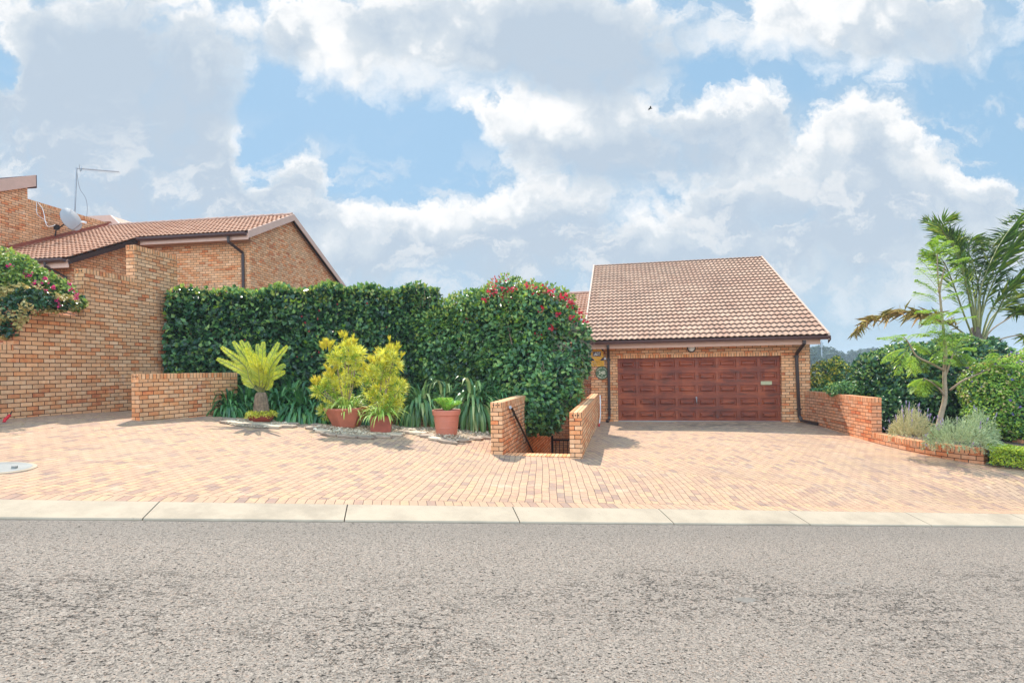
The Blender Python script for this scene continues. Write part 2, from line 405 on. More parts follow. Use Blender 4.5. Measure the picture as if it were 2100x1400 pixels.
def asphalt():
    m, tt = newmat('worn_asphalt'); p = tt.pos(); s3 = tt.sep(p); x, y = s3[0], s3[1]
    ax_ = x * float(KU[0]) + y * float(KU[1]); ay_ = x * float(KN[0]) + y * float(KN[1])
    base_v = tt.vec(ax_, ay_, 0.0); str_v = tt.vec(ax_ * .62, ay_, 0.0)
    v = tt.node('ShaderNodeTexVoronoi'); v.inputs['Scale'].default_value = 88; tt.link(p, v.inputs['Vector'])
    vc = tt.sep(v.outputs['Color']); vd = E(tt.nt, v.outputs['Distance'])
    v2 = tt.node('ShaderNodeTexVoronoi'); v2.inputs['Scale'].default_value = 190; tt.link(p, v2.inputs['Vector']); vc2 = tt.sep(v2.outputs['Color'])
    stone = tt.ramp(vc[0], [(0, (.10, .085, .072)), (.2, (.20, .172, .148)), (.5, (.29, .25, .215)), (.75, (.38, .325, .275)), (.92, (.32, .225, .17)), (1, (.50, .45, .40))])
    stone = tt.mix(.3, stone, tt.ramp(vc2[0], [(0, (.16, .14, .12)), (.5, (.29, .26, .23)), (1, (.42, .37, .33))]))
    band = ((ay_ - 3.75) / .75); band = (band * band * -1.0).exp()
    band2 = ((ay_ - 2.0) / .7); band2 = (band2 * band2 * -1.0).exp() * .7
    wear = (band + band2) * tt.noise(base_v, .55, 4).smooth(.3, .7)
    n = tt.noise(str_v, 44.0, 4, .6); big = tt.noise(base_v, 1.3, 4)
    pits = (n - wear * .05 - (big - .5) * .07).smooth(.395, .352)
    pfine = tt.noise(p, 105.0, 3).smooth(.41, .34) * .9
    ridg = (tt.noise(str_v, 3.4, 7, .68) - .5).abs().smooth(.009, .002) * wear.smooth(.15, .5)
    dark = pits.max(pfine).max(ridg * .85).sat()
    patch = (tt.noise(tt.vec(ax_ * .55, ay_, 4.0), 3.0, 3) + wear * .07).smooth(.72, .745)
    col = tt.mix(patch, stone, (.22, .205, .185))
    near = (ay_ - 5.55).smooth(-.55, .1)
    col = tt.mix(near * .45, col, (.20, .18, .16))
    col = tt.mix(big.smooth(.35, .7) * .12, col, (.36, .32, .28))
    col = tt.mix(1.0, col, (.87, .815, .765), 'MULTIPLY'); dk = dark * (1.0 - patch * .8)
    col = tt.mix(dk, col, (.018, .014, .012))
    finish(tt, col, .88, tt.bump((1.0 - dk) * .9 + vd * -.35 * (1.0 - patch), .8, .008), spec=.2); return m
asph_m = asphalt()

def concrete(name, col, sc_=1.0):
    m, tt = newmat(name); p = tt.pos(); n = tt.noise(p, 2.2, 6, .65); n2 = tt.noise(p, 110.0, 3); n3 = tt.noise(p, 14.0, 5, .7)
    c = tt.mix(n.smooth(.35, .7) * .55, col, tuple(v * .68 for v in col)); st_ = tt.noise(p, .8, 5, .7); c = tt.mix(st_.smooth(.52, .66) * .4, c, tuple(v * .6 for v in col))
    c = tt.mix(n2.smooth(.62, .7) * .35, c, tuple(v * .45 for v in col)); c = tt.mix(n3.smooth(.66, .72) * .5, c, tuple(v * .35 for v in col))
    finish(tt, c, .85, tt.bump(n2 + n3, .5, .003), spec=.2); return m
kerb_m = concrete('kerb_concrete', (.45, .35, .25)); manhole_m = concrete('manhole_concrete', (.33, .31, .28))
bed_m = concrete('crushed_stone_bed', (.50, .38, .26))

def roofmat(name, c1, c2):
    m, tt = newmat(name); p = tt.pos(); uv = tt.sep(tt.uv())
    rv, rc = tt.white(tt.vec(uv[0].floor(), uv[1].floor(), 2.0)); r3 = tt.sep(rc)
    n = tt.noise(p, 1.0, 5); n2 = tt.noise(p, 55.0, 3)
    c = tt.mix(rv * .55 + n.smooth(.35, .7) * .4, c1, c2)
    c = tt.mix(1.0, c, tt.ramp(n2, [(.3, (.88,) * 3), (.7, (1.1,) * 3)]), 'MULTIPLY')
    c = tt.mix(tt.noise(p, 5.0, 6, .7).smooth(.58, .70) * .4, c, (.12, .07, .05)); c = tt.mix(tt.noise(p, .7, 5, .7).smooth(.5, .68) * .3, c, (.22, .14, .10))
    finish(tt, c, .8, tt.bump(n2, .5, .003), spec=.25); return m
roof_g = roofmat('garage_roof_tile', (.50, .305, .205), (.38, .20, .13)); roof_l = roofmat('house_roof_tile', (.56, .28, .17), (.44, .19, .105))

def wood():
    m, tt = newmat('garage_door_wood'); uv = tt.sep(tt.uv())
    g = tt.noise(tt.vec(uv[0] * 2.0, uv[1] * 34.0, uv[2]), 2.5, 6, .6)
    p = tt.pos(); bl_ = tt.noise(p, 1.7, 4); wz = tt.noise(tt.vec(uv[0] * 1.2, uv[1] * 9.0, 3.0), 1.6, 5, .65)
    rv, rc = tt.white(tt.vec((uv[0] / .617).floor(), (uv[1] / .41 + .34).floor(), 7.0))
    f = g * .5 + bl_ * .45 + rv * .12 - .02
    c = tt.ramp(f, [(.25, (.07, .016, .010)), (.42, (.18, .036, .017)), (.58, (.34, .072, .026)), (.78, (.55, .16, .055))])
    c = tt.mix(wz.smooth(.5, .68) * .6, c, (.05, .028, .022))
    finish(tt, c, .5, tt.bump(g, .4, .002), spec=.45); return m
wood_m = wood()
fascia_m = plain('fascia_paint', (.52, .30, .21), .55, .07); fascia_l = plain('house_fascia_paint', (.60, .37, .28), .55, .07)
gutter_m = plain('brown_gutter', (.085, .035, .030), .35, .1); pipe_m = plain('downpipe_brown', (.045, .022, .018), .35, .12)
black_m = plain('black_metal', (.018, .018, .02), .35, .1, metal=.2); white_m = plain('white_plastic', (.75, .74, .72), .4, .06)
grey_m = plain('galvanised', (.35, .36, .38), .4, .1, metal=.6); dish_m = plain('dish_grey', (.40, .385, .38), .45, .05)
dark_m = plain('dark_interior', (.02, .017, .015), .8, .1); soffit_m = plain('soffit_paint', (.40, .22, .15), .7, .1)
flash_m = plain('red_flashing', (.30, .07, .035), .6, .2); ridge_m = plain('ridge_tile', (.46, .27, .20), .8, .15); verge_m = plain('verge_trim', (.56, .38, .28), .7, .08)
terra_m = plain('terracotta', (.50, .15, .085), .6, .16, 5); terra_d = plain('dark_terracotta', (.36, .085, .05), .45, .22, 7); terra_g = plain('glazed_terracotta', (.26, .05, .03), .25, .25, 9)
plast_m = plain('terracotta_plastic', (.56, .19, .12), .5, .08, 4)
slate_m = plain('edging_slate', (.33, .235, .165), .75, .35, 4); slate_p = plain('pale_edging_slate', (.56, .42, .29), .75, .3, 4)
soil_m = plain('soil', (.10, .065, .045), .95, .3, 5, bumpd=.01); land_m = plain('land', (.075, .085, .04), .95, .35, .05)
yel_m = plain('sign_yellow', (.85, .42, .03), .45, .04); navy_m = plain('sign_navy', (.015, .012, .06), .4, .05); green_m = plain('plaque_green', (.10, .15, .075), .45, .1); cream_m = plain('plaque_cream', (.66, .62, .45), .5, .05); brass_m = plain('plaque_rim', (.09, .06, .02), .4, .1)
wht_m = plain('sign_white', (.85, .85, .85), .4, .03); red_m = plain('red_plastic', (.62, .02, .03), .4, .1); brassplate = plain('brass_plate', (.42, .40, .24), .35, .12, metal=.5)
glass_m = plain('lamp_glass', (.80, .76, .68), .25, .03, spec=.6); thatch_m = plain('thatch', (.30, .20, .13), .95, .4, 14, bumpd=.02, bscale=30)
conc_step = concrete('step_brick', (.30, .17, .10))

def leafmat(name, stops, rough=.45, trans=.3, spec=.5, zone=None):
    m, tt = newmat(name); r = tt.island(); p = tt.pos()
    n = tt.noise(p, 1.6, 3)
    f = (r * .85 + (n - .5) * .7 + .08).sat()
    c = tt.ramp(f, stops)
    finish(tt, c, rough, None, spec=spec, trans=trans); return m
barkmat = plain
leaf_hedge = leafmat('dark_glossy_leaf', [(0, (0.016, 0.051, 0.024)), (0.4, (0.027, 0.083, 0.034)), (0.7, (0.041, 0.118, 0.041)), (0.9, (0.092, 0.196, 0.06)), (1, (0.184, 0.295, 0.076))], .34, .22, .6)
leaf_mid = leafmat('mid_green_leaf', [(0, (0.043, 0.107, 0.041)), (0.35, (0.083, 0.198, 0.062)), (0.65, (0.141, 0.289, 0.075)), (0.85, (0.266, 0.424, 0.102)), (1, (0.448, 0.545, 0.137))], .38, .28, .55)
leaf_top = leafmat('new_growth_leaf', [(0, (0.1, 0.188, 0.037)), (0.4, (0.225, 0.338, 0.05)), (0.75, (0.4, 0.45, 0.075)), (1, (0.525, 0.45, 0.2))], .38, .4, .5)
leaf_pale = leafmat('variegated_leaf', [(0, (0.16, 0.162, 0.039)), (0.35, (0.45, 0.342, 0.104)), (0.7, (0.62, 0.456, 0.156)), (1, (0.72, 0.589, 0.26))], .5, .3)
leaf_boug = leafmat('bougainvillea_leaf', [(0, (0.054, 0.121, 0.034)), (0.4, (0.149, 0.27, 0.054)), (0.75, (0.338, 0.446, 0.068)), (1, (0.608, 0.608, 0.189))], .38, .35, .55)
leaf_strap = leafmat('strap_leaf', [(0, (0.023, 0.09, 0.03)), (0.5, (0.059, 0.18, 0.05)), (0.85, (0.137, 0.32, 0.083)), (1, (0.313, 0.48, 0.132))], .3, .2, .6)
leaf_strap2 = leafmat('light_strap_leaf', [(0, (0.048, 0.128, 0.04)), (0.45, (0.128, 0.256, 0.072)), (0.8, (0.32, 0.432, 0.128)), (1, (0.768, 0.704, 0.32))], .34, .25, .55)
leaf_spider = leafmat('spider_plant_leaf', [(0, (0.194, 0.356, 0.065)), (0.5, (0.454, 0.616, 0.097)), (1, (0.892, 0.892, 0.292))], .4, .3)
leaf_cycad = leafmat('cycad_leaf', [(0, (0.271, 0.362, 0.041)), (0.45, (0.513, 0.557, 0.041)), (0.8, (0.713, 0.669, 0.061)), (1, (0.598, 0.669, 0.216))], .35, .4, .55)
leaf_cyc2 = leafmat('young_cycad_leaf', [(0, (0.13, 0.338, 0.039)), (0.6, (0.26, 0.52, 0.065)), (1, (0.494, 0.65, 0.117))], .35, .35)
leaf_gold = leafmat('gold_needle', [(0, (0.552, 0.552, 0.055)), (0.35, (0.9, 0.812, 0.077)), (0.7, (0.9, 0.9, 0.177)), (1, (0.9, 0.9, 0.398))], .5, .5)
leaf_orange = leafmat('orange_tip_needle', [(0, (0.684, 0.66, 0.04)), (0.6, (0.817, 0.726, 0.064)), (1, (0.836, 0.572, 0.096))], .5, .35)
leaf_sedum = leafmat('sedum', [(0, (0.39, 0.416, 0.026)), (0.6, (0.715, 0.65, 0.065)), (1, (0.9, 0.806, 0.195))], .5, .3)
leaf_jac = leafmat('feather_leaf', [(0, (0.144, 0.293, 0.041)), (0.5, (0.342, 0.517, 0.061)), (1, (0.648, 0.759, 0.108))], .45, .45)
leaf_palm = leafmat('palm_leaflet', [(0, (0.076, 0.166, 0.029)), (0.5, (0.158, 0.3, 0.04)), (0.85, (0.385, 0.51, 0.059)), (1, (0.771, 0.72, 0.106))], .35, .3)
leaf_dead = leafmat('yellowed_palm_leaflet', [(0, (0.36, 0.324, 0.084)), (0.5, (0.624, 0.504, 0.144)), (1, (0.792, 0.552, 0.288))], .6, .3)
leaf_lav = leafmat('lavender_leaf', [(0, (0.195, 0.27, 0.135)), (0.5, (0.375, 0.45, 0.225)), (1, (0.63, 0.66, 0.36))], .6, .25)
leaf_lav2 = leafmat('dry_lavender_leaf', [(0, (0.29, 0.304, 0.145)), (0.5, (0.522, 0.478, 0.232)), (1, (0.754, 0.623, 0.348))], .6, .25)
leaf_lime = leafmat('lime_hedge_leaf', [(0, (0.182, 0.286, 0.019)), (0.5, (0.416, 0.52, 0.039)), (1, (0.715, 0.702, 0.078))], .42, .35)
leaf_yel = leafmat('yellow_blossom_leaf', [(0, (0.135, 0.209, 0.045)), (0.4, (0.329, 0.359, 0.06)), (0.7, (0.822, 0.628, 0.075)), (1, (0.9, 0.822, 0.12))], .5, .3)
leaf_far = leafmat('far_leaf', [(0, (.03, .055, .03)), (.6, (.055, .09, .04)), (1, (.09, .13, .05))], .6, .2)
fl_red = leafmat('red_bract', [(0, (.42, .010, .03)), (.6, (.62, .02, .05)), (1, (.75, .10, .10))], .45, .4)
fl_mag = leafmat('magenta_bract', [(0, (.45, .01, .10)), (.6, (.65, .02, .16)), (1, (.72, .12, .25))], .45, .4)
fl_pur = leafmat('purple_flower', [(0, (.09, .04, .26)), (1, (.30, .18, .48))], .5, .3)
fl_lil = leafmat('lilac_flower', [(0, (.30, .20, .36)), (1, (.55, .45, .58))], .5, .3)
bark_m = plain('bark', (.17, .12, .085), .9, .3, 20, bumpd=.01, bscale=60); twig_m = plain('dry_twig', (.30, .20, .145), .85, .25, 9)
bark_pale = plain('pale_bark', (.36, .26, .17), .85, .25, 12, bumpd=.006); palmbark = plain('palm_bark', (.12, .085, .06), .95, .4, 12, bumpd=.02, bscale=25)
cycbark = plain('cycad_bark', (.20, .135, .085), .9, .5, 18, bumpd=.03, bscale=30); rach_m = plain('frond_stalk', (.20, .20, .06), .6, .2)

# ---------------------------------------------------------------- foliage helpers
def unit(a): return a / (np.linalg.norm(a, axis=-1, keepdims=True) + 1e-9)
def leafmesh(c, ax, nr, ln, wd, fold=.25, droop=.15):
    n = len(c); ax = unit(ax); sd_ = unit(np.cross(ax, nr)); nr = np.cross(sd_, ax)
    ln = np.broadcast_to(ln, (n,))[:, None]; wd = np.broadcast_to(wd, (n,))[:, None]
    b = c; m1 = c + ax * ln * .42 + sd_ * wd * .5 + nr * wd * fold; m2 = c + ax * ln * .42 - sd_ * wd * .5 + nr * wd * fold
    tp = c + ax * ln - nr * ln * droop
    V = np.stack([b, m1, tp, m2], 1).reshape(-1, 3); i = np.arange(n)[:, None] * 4
    return V, np.concatenate([i + np.array([0, 1, 2]), i + np.array([0, 2, 3])], 0)
def join(parts):
    Vs = []; Fs = []; b = 0
    for V, Fc in parts: Vs.append(V); Fs.append(Fc + b); b += len(V)
    return np.concatenate(Vs), np.concatenate(Fs)
def rand_unit(n): return unit(rng.normal(size=(n, 3)))
def lumps(p, s=1.0, seed=0):
    r = np.random.default_rng(seed); o = np.zeros(len(p))
    for k in range(7):
        dv = unit(r.normal(size=3)) * (1.5 + 3.2 * r.random()) * s; o += np.sin(p @ dv + r.random() * 6.3) / (1 + .25 * k)
    return o / 4
def pb(px, py, Y, rpx, rpy, ry=None):
    c = P(px, py, Y); k = Y / F; return (c, np.array([rpx * k, ry if ry else (rpx + rpy) * .5 * k, rpy * k]))
def shell(blobs, n, lo=.72, hi=1.05, lump=.16, seed=1, ls=1.0):
    ar = np.array([b[1][0] * b[1][2] + b[1][1] * b[1][2] for b in blobs]); ch = rng.choice(len(blobs), int(n * 1.6), p=ar / ar.sum())
    cc = np.array([b[0] for b in blobs])[ch]; rr = np.array([b[1] for b in blobs])[ch]
    dv = rand_unit(len(ch)); rad = lo + (hi - lo) * rng.random(len(ch)) ** .6
    base = cc + dv * rr; f = 1 + lump * lumps(base, ls, seed)
    p = cc + dv * rr * (rad * f)[:, None]; nr = unit(dv / rr)
    keep = np.ones(len(p), bool)
    for j, b in enumerate(blobs):
        q = (((p - b[0]) / b[1]) ** 2).sum(1); keep &= ~((ch != j) & (q < .5))
    i = np.nonzero(keep)[0][:n]; return p[i], nr[i]
def foliage(p, nr, ln, wd, updroop=.0, spread=.8, fold=.22):
    n = len(p); ax = unit(nr * .6 + rand_unit(n) * spread + np.array([0, 0, updroop]))
    nn = unit(nr * .9 + np.array([0, -.25, .7]) + rand_unit(n) * .55)
    return leafmesh(p, ax, nn, ln * (.65 + .7 * rng.random(n)), wd * (.65 + .7 * rng.random(n)), fold)
def strap(b, d0, L, wd, droop, seg=7):
    """an arching ribbon with a V section"""
    d0 = unit(np.asarray(d0, float)); p = np.asarray(b, float).copy(); V = []; dv = d0.copy(); st = L / seg
    for i in range(seg + 1):
        f = i / seg; sd_ = unit(np.cross(dv, UP)); nn = np.cross(sd_, dv); ww = wd * (.55 + .45 * min(1, f * 5)) * (1 - max(0, (f - .6) / .4) ** 1.6) * .5 + .0005
        V += [p + sd_ * ww + nn * ww * .35, p, p - sd_ * ww + nn * ww * .35]
        p = p + dv * st; dv = unit(dv + np.array([0, 0, -droop * st * (1 + 1.2 * f)]))
    Fc = []
    for i in range(seg):
        a = i * 3; Fc += [(a, a + 3, a + 4, a + 1), (a + 1, a + 4, a + 5, a + 2)]
    return np.array(V), np.array(Fc)
def curve_pts(ctrl_, n=24):
    """Catmull-Rom through control points"""
    c = [np.asarray(q, float) for q in ctrl_]; c = [2 * c[0] - c[1]] + c + [2 * c[-1] - c[-2]]; m = len(c) - 3; o = []
    for k in range(n + 1):
        f = k / n * m; i = min(int(f), m - 1); u = f - i; a, b, d_, e = c[i:i + 4]
        o.append(.5 * (2 * b + (d_ - a) * u + (2 * a - 5 * b + 4 * d_ - e) * u * u + (3 * b - a - 3 * d_ + e) * u ** 3))
    return o
def frond(ctrl_, nleaf, ll, lw, ang=.55, start=.12, lift=.25, droop=.1, side=None, jit=.12, taper=True, rach=.008):
    """a feather leaf: (leaflet verts, faces), rachis tube MB"""
    pts = np.array(curve_pts(ctrl_, 40)); fs = np.linspace(start, .995, nleaf); idx = fs * 40; i0 = np.minimum(idx.astype(int), 39); fr = (idx - i0)[:, None]
    p = pts[i0] * (1 - fr) + pts[i0 + 1] * fr; tg = unit(pts[i0 + 1] - pts[i0])
    ref = UP if side is None else side
    sd_ = unit(np.cross(tg, ref)); nn = np.cross(sd_, tg); parts = []
    for sg in (1, -1):
        k = (np.sin(np.clip((fs - start) / (1 - start), 0, 1) ** .8 * pi) ** .5 * .8 + .2) if taper else np.ones(nleaf)
        dv = unit(sd_ * sg * cos(ang) + tg * sin(ang) + nn * lift + rng.normal(size=(nleaf, 3)) * jit)
        parts.append(leafmesh(p, dv, nn + rng.normal(size=(nleaf, 3)) * .2, ll * k, lw, .12, droop))
    mb = MB(); mb.tube(pts[::3], [rach * (1 - .75 * i / 13) for i in range(len(pts[::3]))], 5)
    return join(parts), mb

# ================================================================= SETTING
# land far around
gx_, gy_ = np.meshgrid(np.linspace(-560, 560, 61), np.linspace(-100, 940, 61), indexing='ij')
gzv = -7.0 + np.clip((gy_ - 350) / 500, 0, 1) * 5.0
V = np.stack([gx_, gy_, gzv], -1).reshape(-1, 3); ii = np.arange(60)[:, None] * 61 + np.arange(60)[None, :]; ii = ii.ravel()
tag(meshobj('land', V, np.stack([ii, ii + 61, ii + 62, ii + 1], 1), land_m, smooth=True), kind='structure')
# paving
SO = np.array([-.21, 10.6, 0.])
alin = np.unique(np.r_[np.linspace(-16, 0, 81), [0, .33, .66, 1.0, 1.335], np.linspace(1.335, 16, 74)])
def kerb_d(a):
    p = SO + U * a; # p + d*Nn on kerb back line
    return (np.dot(K0 + KN * .40, KN) - np.dot(p, KN)) / np.dot(Nn, KN)
rows = []
for a in alin:
    k = kerb_d(a); ds = np.r_[np.linspace(k, 0, 41), np.linspace(0, 9, 46)[1:]]; pp = SO[None] + U[None] * a + Nn[None] * ds[:, None]; rows.append(pp)
V = np.array(rows); na, nd = V.shape[:2]; V = V.reshape(-1, 3); V[:, 2] = gz_(V[:, 0], V[:, 1])
Fc = []
for i in range(na - 1):
    for j in range(nd - 1):
        if j >= 40 and alin[i] >= -1e-6 and alin[i + 1] < 1.34: continue
        Fc.append((i * nd + j, (i + 1) * nd + j, (i + 1) * nd + j + 1, i * nd + j + 1))
tag(meshobj('driveway_paving', V, np.array(Fc), pave_m, smooth=True), kind='structure')
# skirt of soil beyond the paving
mb = MB(); mb.add([(-60, 14, -4.5), (60, 14, -4.5), (60, 40, -6.5), (-60, 40, -6.5)], [(0, 1, 2, 3)])
tag(mb.build('ground', soil_m), kind='structure')
# road
ss = np.linspace(-22, 26, 97); tt_ = np.linspace(-14, .02, 41)
V = np.array([[*(K0 + KU * s + KN * q)[:2], kz(s) - .014 + .0 * q] for s in ss for q in tt_])
i, j = np.meshgrid(np.arange(96), np.arange(40), indexing='ij'); a = (i * 41 + j).ravel()
tag(meshobj('road', V, np.stack([a, a + 41, a + 42, a + 1], 1), asph_m, smooth=True), kind='structure')
# kerb stones
mb = MB()
for k in range(-9, 12):
    s0, s1 = k * 1.9 + .006, (k + 1) * 1.9 - .006
    prof = [(0, -.12), (0, -.004), (.012, .008), (.385, .080), (.402, .078), (.402, -.12)]
    A = [K0 + KU * s0 + KN * q + UP * (kz(s0) + h) for q, h in prof]; B = [K0 + KU * s1 + KN * q + UP * (kz(s1) + h) for q, h in prof]; n = len(prof)
    mb.add(A + B, [tuple(range(n)), tuple(range(2 * n - 1, n - 1, -1))] + [(i, n + i, n + (i + 1) % n, (i + 1) % n) for i in range(n)])
tag(mb.build('kerb', kerb_m), kind='structure')
mb = MB(); A = [K0 + KU * s + KN * q + UP * (kz(s) + h) for s in (-20, 24) for q, h in ((.005, -.03), (.40, .045), (.40, -.1))]
mb.add(A, [(0, 1, 4, 3), (1, 2, 5, 4)]); tag(mb.build('kerb_bedding', soil_m), kind='structure')

# ================================================================= brick wall helper
def wall(name, p0, p1, zb, prof, th, label, cat='wall', side=1, m=None, mc=None, cop=True, group=None, holes=(0,), nocop=()):
    """free-standing brick wall; prof = [(dist0, dist1, ztop)], thickness extends to the side of n"""
    m = m or brick; mc = mc or coping_m
    p0 = np.array([p0[0], p0[1], 0.]); p1 = np.array([p1[0], p1[1], 0.]); dv = unit(p1 - p0); nv = np.array([dv[1], -dv[0], 0]) * side
    root = thing(name, (p0[0], p0[1], zb), label, cat, group); body = MB(); cp = MB()
    poly = [p0 + dv * prof[0][0] + UP * zb]
    for (a, b, z) in prof:
        zt = z - (.112 if cop else 0); poly += [p0 + dv * a + UP * zt, p0 + dv * b + UP * zt]
    poly.append(p0 + dv * prof[-1][1] + UP * zb)
    body.prism(poly, nv * th); body.build('masonry', m, root, uv='auto')
    if cop:
        for k, (a, b, z) in enumerate(prof):
            if k in nocop: body2 = MB(); body2.prism([p0 + dv * (a + .001) + UP * (z - .1125), p0 + dv * (a + .001) + UP * z, p0 + dv * (b - .001) + UP * z, p0 + dv * (b - .001) + UP * (z - .1125)], nv * th); body2.build('top_course', m, root, uv='auto'); continue
            a2 = a + (.003 if k and prof[k - 1][2] > z else 0); b2 = b - (.003 if k < len(prof) - 1 and prof[k + 1][2] > z else 0)
            cp.prism([p0 + dv * a2 - nv * .003 + UP * (z - .109), p0 + dv * a2 - nv * .003 + UP * z, p0 + dv * b2 - nv * .003 + UP * z, p0 + dv * b2 - nv * .003 + UP * (z - .109)], nv * (th + .006))
        bevel(cp.build('coping', mc, root, uv='auto'), .006)
        hb = MB()
        for k in holes:
            a, b, z = prof[k]; c = p0 + dv * (a - .003) + nv * th * .5 + UP * (z - .055)
            for q in (-1, 0, 1): hb.lathe(c + nv * q * .055 + dv * .006, [(.014, 0), (.014, .009)], 10, -dv)
        hb.build('hole_disc', dark_m, root)  # dark discs on the surface, shade of the holes put into their colour
    return root

# stair walls
wall('low_brick_wall', SO, SO + Nn * 7.4, -3.6, [(0, 2.65, -.67), (2.65, 7.4, -1.62)], .235, 'left brick stair wall with black handrail beside the large orange pot', side=-1)
R0 = SO + U * 1.335 + Nn * -.08
wall('low_brick_wall', R0, R0 + Nn * 7.3, -3.6, [(0, 7.3, -.86)], .235, 'right brick stair wall running back to the garage corner', side=1)
# tall stepped wall at left
WA = np.array([-9.55, 10.0, 0]) - NL * 3.5
w_ = wall('stepped_brick_wall', WA, WA + NL * 9, -1.4, [(0, 3.75, .60), (3.75, 5.22, 1.26), (5.22, 6.55, 2.33), (6.55, 7.92, 3.14)], .23, 'tall stepped brick boundary wall at the left with flowers on top', side=-1, holes=(2, 3), nocop=(1,))
# low wall beside it
b0 = P(286, 800, 10.75); b1 = P(487, 800, 13.1)
wall('low_brick_wall', b0, b1, -1.3, [(0, float(np.linalg.norm((b1 - b0)[:2])), .005)], .22, 'low brick wall between the tall stepped wall and the cycad', side=-1)
# planter retaining wall behind pots
c0 = P(798, 860, 13.55); c1 = P(1009, 860, 13.5)
wall('planter_wall', c0, c1, -1.8, [(0, float(np.linalg.norm((c1 - c0)[:2])), -1.09)], .11, 'dark low planter wall under strap plants behind the orange pot', side=-1, cop=False, m=brick_red)
mb = MB(); q0 = P(330, 800, 13.3); 
mb.prism([(-9.2, 13.2, -1.16), (-3.1, 13.65, -1.30), (-.7, 13.7, -1.12), (-.2, 13.7, -1.12), (0.0, 16.5, -1.12), (-9, 16.5, -1.10)], (0, 0, -.25)); tag(mb.build('planting_bed', soil_m), kind='structure')

# curved wall on the right
cw = [P(1650, 800, 16.35), P(1668, 800, 15.9), P(1700, 800, 14.9), P(1742, 800, 13.75), P(1787, 800, 12.75), P(1850, 800, 11.6), P(1905, 800, 10.95), P(1960, 800, 10.45), P(2015, 800, 10.1)]
cpts = np.array(curve_pts([np.array([q[0], q[1], 0]) for q in cw], 64)); cpts[:, 2] = 0
sl = np.r_[0, np.cumsum(np.linalg.norm(np.diff(cpts, axis=0), axis=1))]
def curved(name, i0, i1, ztop, zb, th, label):
    root = thing(name, (cpts[i0][0], cpts[i0][1], zb), label, 'wall')
    for part, za, zc, off, mt in (('masonry', zb, ztop - .112, 0, brick_red), ('coping', ztop - .109, ztop, .003, coping_red)):
        V = []; 
        for i in range(i0, i1 + 1):
            tg = unit(cpts[min(i + 1, 64)] - cpts[max(i - 1, 0)]); nv = np.array([-tg[1], tg[0], 0])  # towards the garden is +x side
            nv = nv if nv[0] > 0 else -nv
            a = cpts[i] - nv * off; b = cpts[i] + nv * (th + off); V += [a + UP * za, a + UP * zc, b + UP * zc, b + UP * za]
        Fc = []; UVs = []
        for i in range(i1 - i0):
            s0, s1 = sl[i0 + i], sl[i0 + i + 1]
            for k, (v0, v1) in enumerate(((za, zc), (zc, zc + th), (zc, za), (0, th))):
                a = i * 4 + k; b = i * 4 + (k + 1) % 4
                Fc.append((a, b, b + 4, a + 4)); UVs += [(s0, v0), (s0, v1), (s1, v1), (s1, v0)]
        n = i1 - i0
        Fc += [(0, 3, 2, 1), (n * 4, n * 4 + 1, n * 4 + 2, n * 4 + 3)]; UVs += [(0, za), (th, za), (th, zc), (0, zc)] * 2
        UVs[-8:] = [(0, za), (th, za), (th, zc), (0, zc), (0, za), (0, zc), (th, zc), (th, za)]
        meshobj(part, V, Fc, mt, root, uv=UVs)
    return root
kk = 32
curved('curved_brick_wall', 0, kk, -.835, -2.4, .22, 'curved reddish brick wall running from the garage to the shrubs')
curved('low_curved_wall', kk, 64, -1.655, -2.4, .22, 'ankle high brick planter edge below the two lavender bushes')
V = [cpts[i] + np.array([.12, .05, -1.74]) for i in range(kk, 65, 4)] + [(15, 10.0, -1.9), (15, 20, -2.6), (9.2, 17, -1.74)]
tag(meshobj('garden_bed', V, [tuple(range(len(V)))], soil_m), kind='structure')
V = [cpts[i] + np.array([.10, .02, -1.0]) for i in range(0, kk + 1, 4)] + [(9.0, 13.4, -1.15), (11, 17.5, -1.3), (9.3, 18, -1.02)]
tag(meshobj('raised_bed', V, [tuple(range(len(V)))], soil_m), kind='structure')

# steps down between the stair walls
st = thing('brick_steps', (SO[0], SO[1], -1.7), 'brick steps going down between the two stair walls', 'steps')
for k in range(11):
    z1 = -1.71 - .165 * (k + 1) if k else -1.715
    z1 = -1.712 - .165 * k; d0 = .0 if k == 0 else .02 + .30 * k; d1 = .32 + .30 * k
    mb = MB(); c = SO + U * .667 + Nn * ((d0 + d1) / 2 + .004) + UP * (z1 - .3)
    mb.box(c, U * .664, Nn * (d1 - d0) / 2, UP * .298); mb.build('step', coping_m, st, uv='auto')
mb = MB(); mb.box(SO + U * .667 + Nn * 5.6 + UP * -3.64, U * .664, Nn * 2.2, UP * .1); mb.build('landing', conc_step, st)
# gate and back of the passage
gt = thing('metal_gate', tuple((SO + Nn * 5.2 + UP * -3.5)), 'black metal gate at the foot of the brick steps', 'gate')
mb = MB()
for q in (.30, 1.30): mb.box(SO + U * q + Nn * 5.2 + UP * -2.75, U * .03, Nn * .03, UP * .78)
for z in (-2.1, -2.6, -3.4): mb.box(SO + U * .8 + Nn * 5.2 + UP * z, U * .47, Nn * .015, UP * .03)
mb.build('gate_frame', black_m, gt)
for k in range(8):
    mb = MB(); mb.box(SO + U * (.40 + .115 * k) + Nn * 5.2 + UP * -2.75, U * .009, Nn * .009, UP * .64); mb.build('bar', black_m, gt)
bw = thing('rear_wall', tuple(SO + Nn * 9 + UP * -3.6), 'shaded wall and dark doorway seen past the hedge', 'wall')
mb = MB(); mb.box(SO + U * .3 + Nn * 9.3 + UP * -1.6, U * 1.9, Nn * .12, UP * 2.2); mb.build('masonry', brick_red, bw, uv='auto')
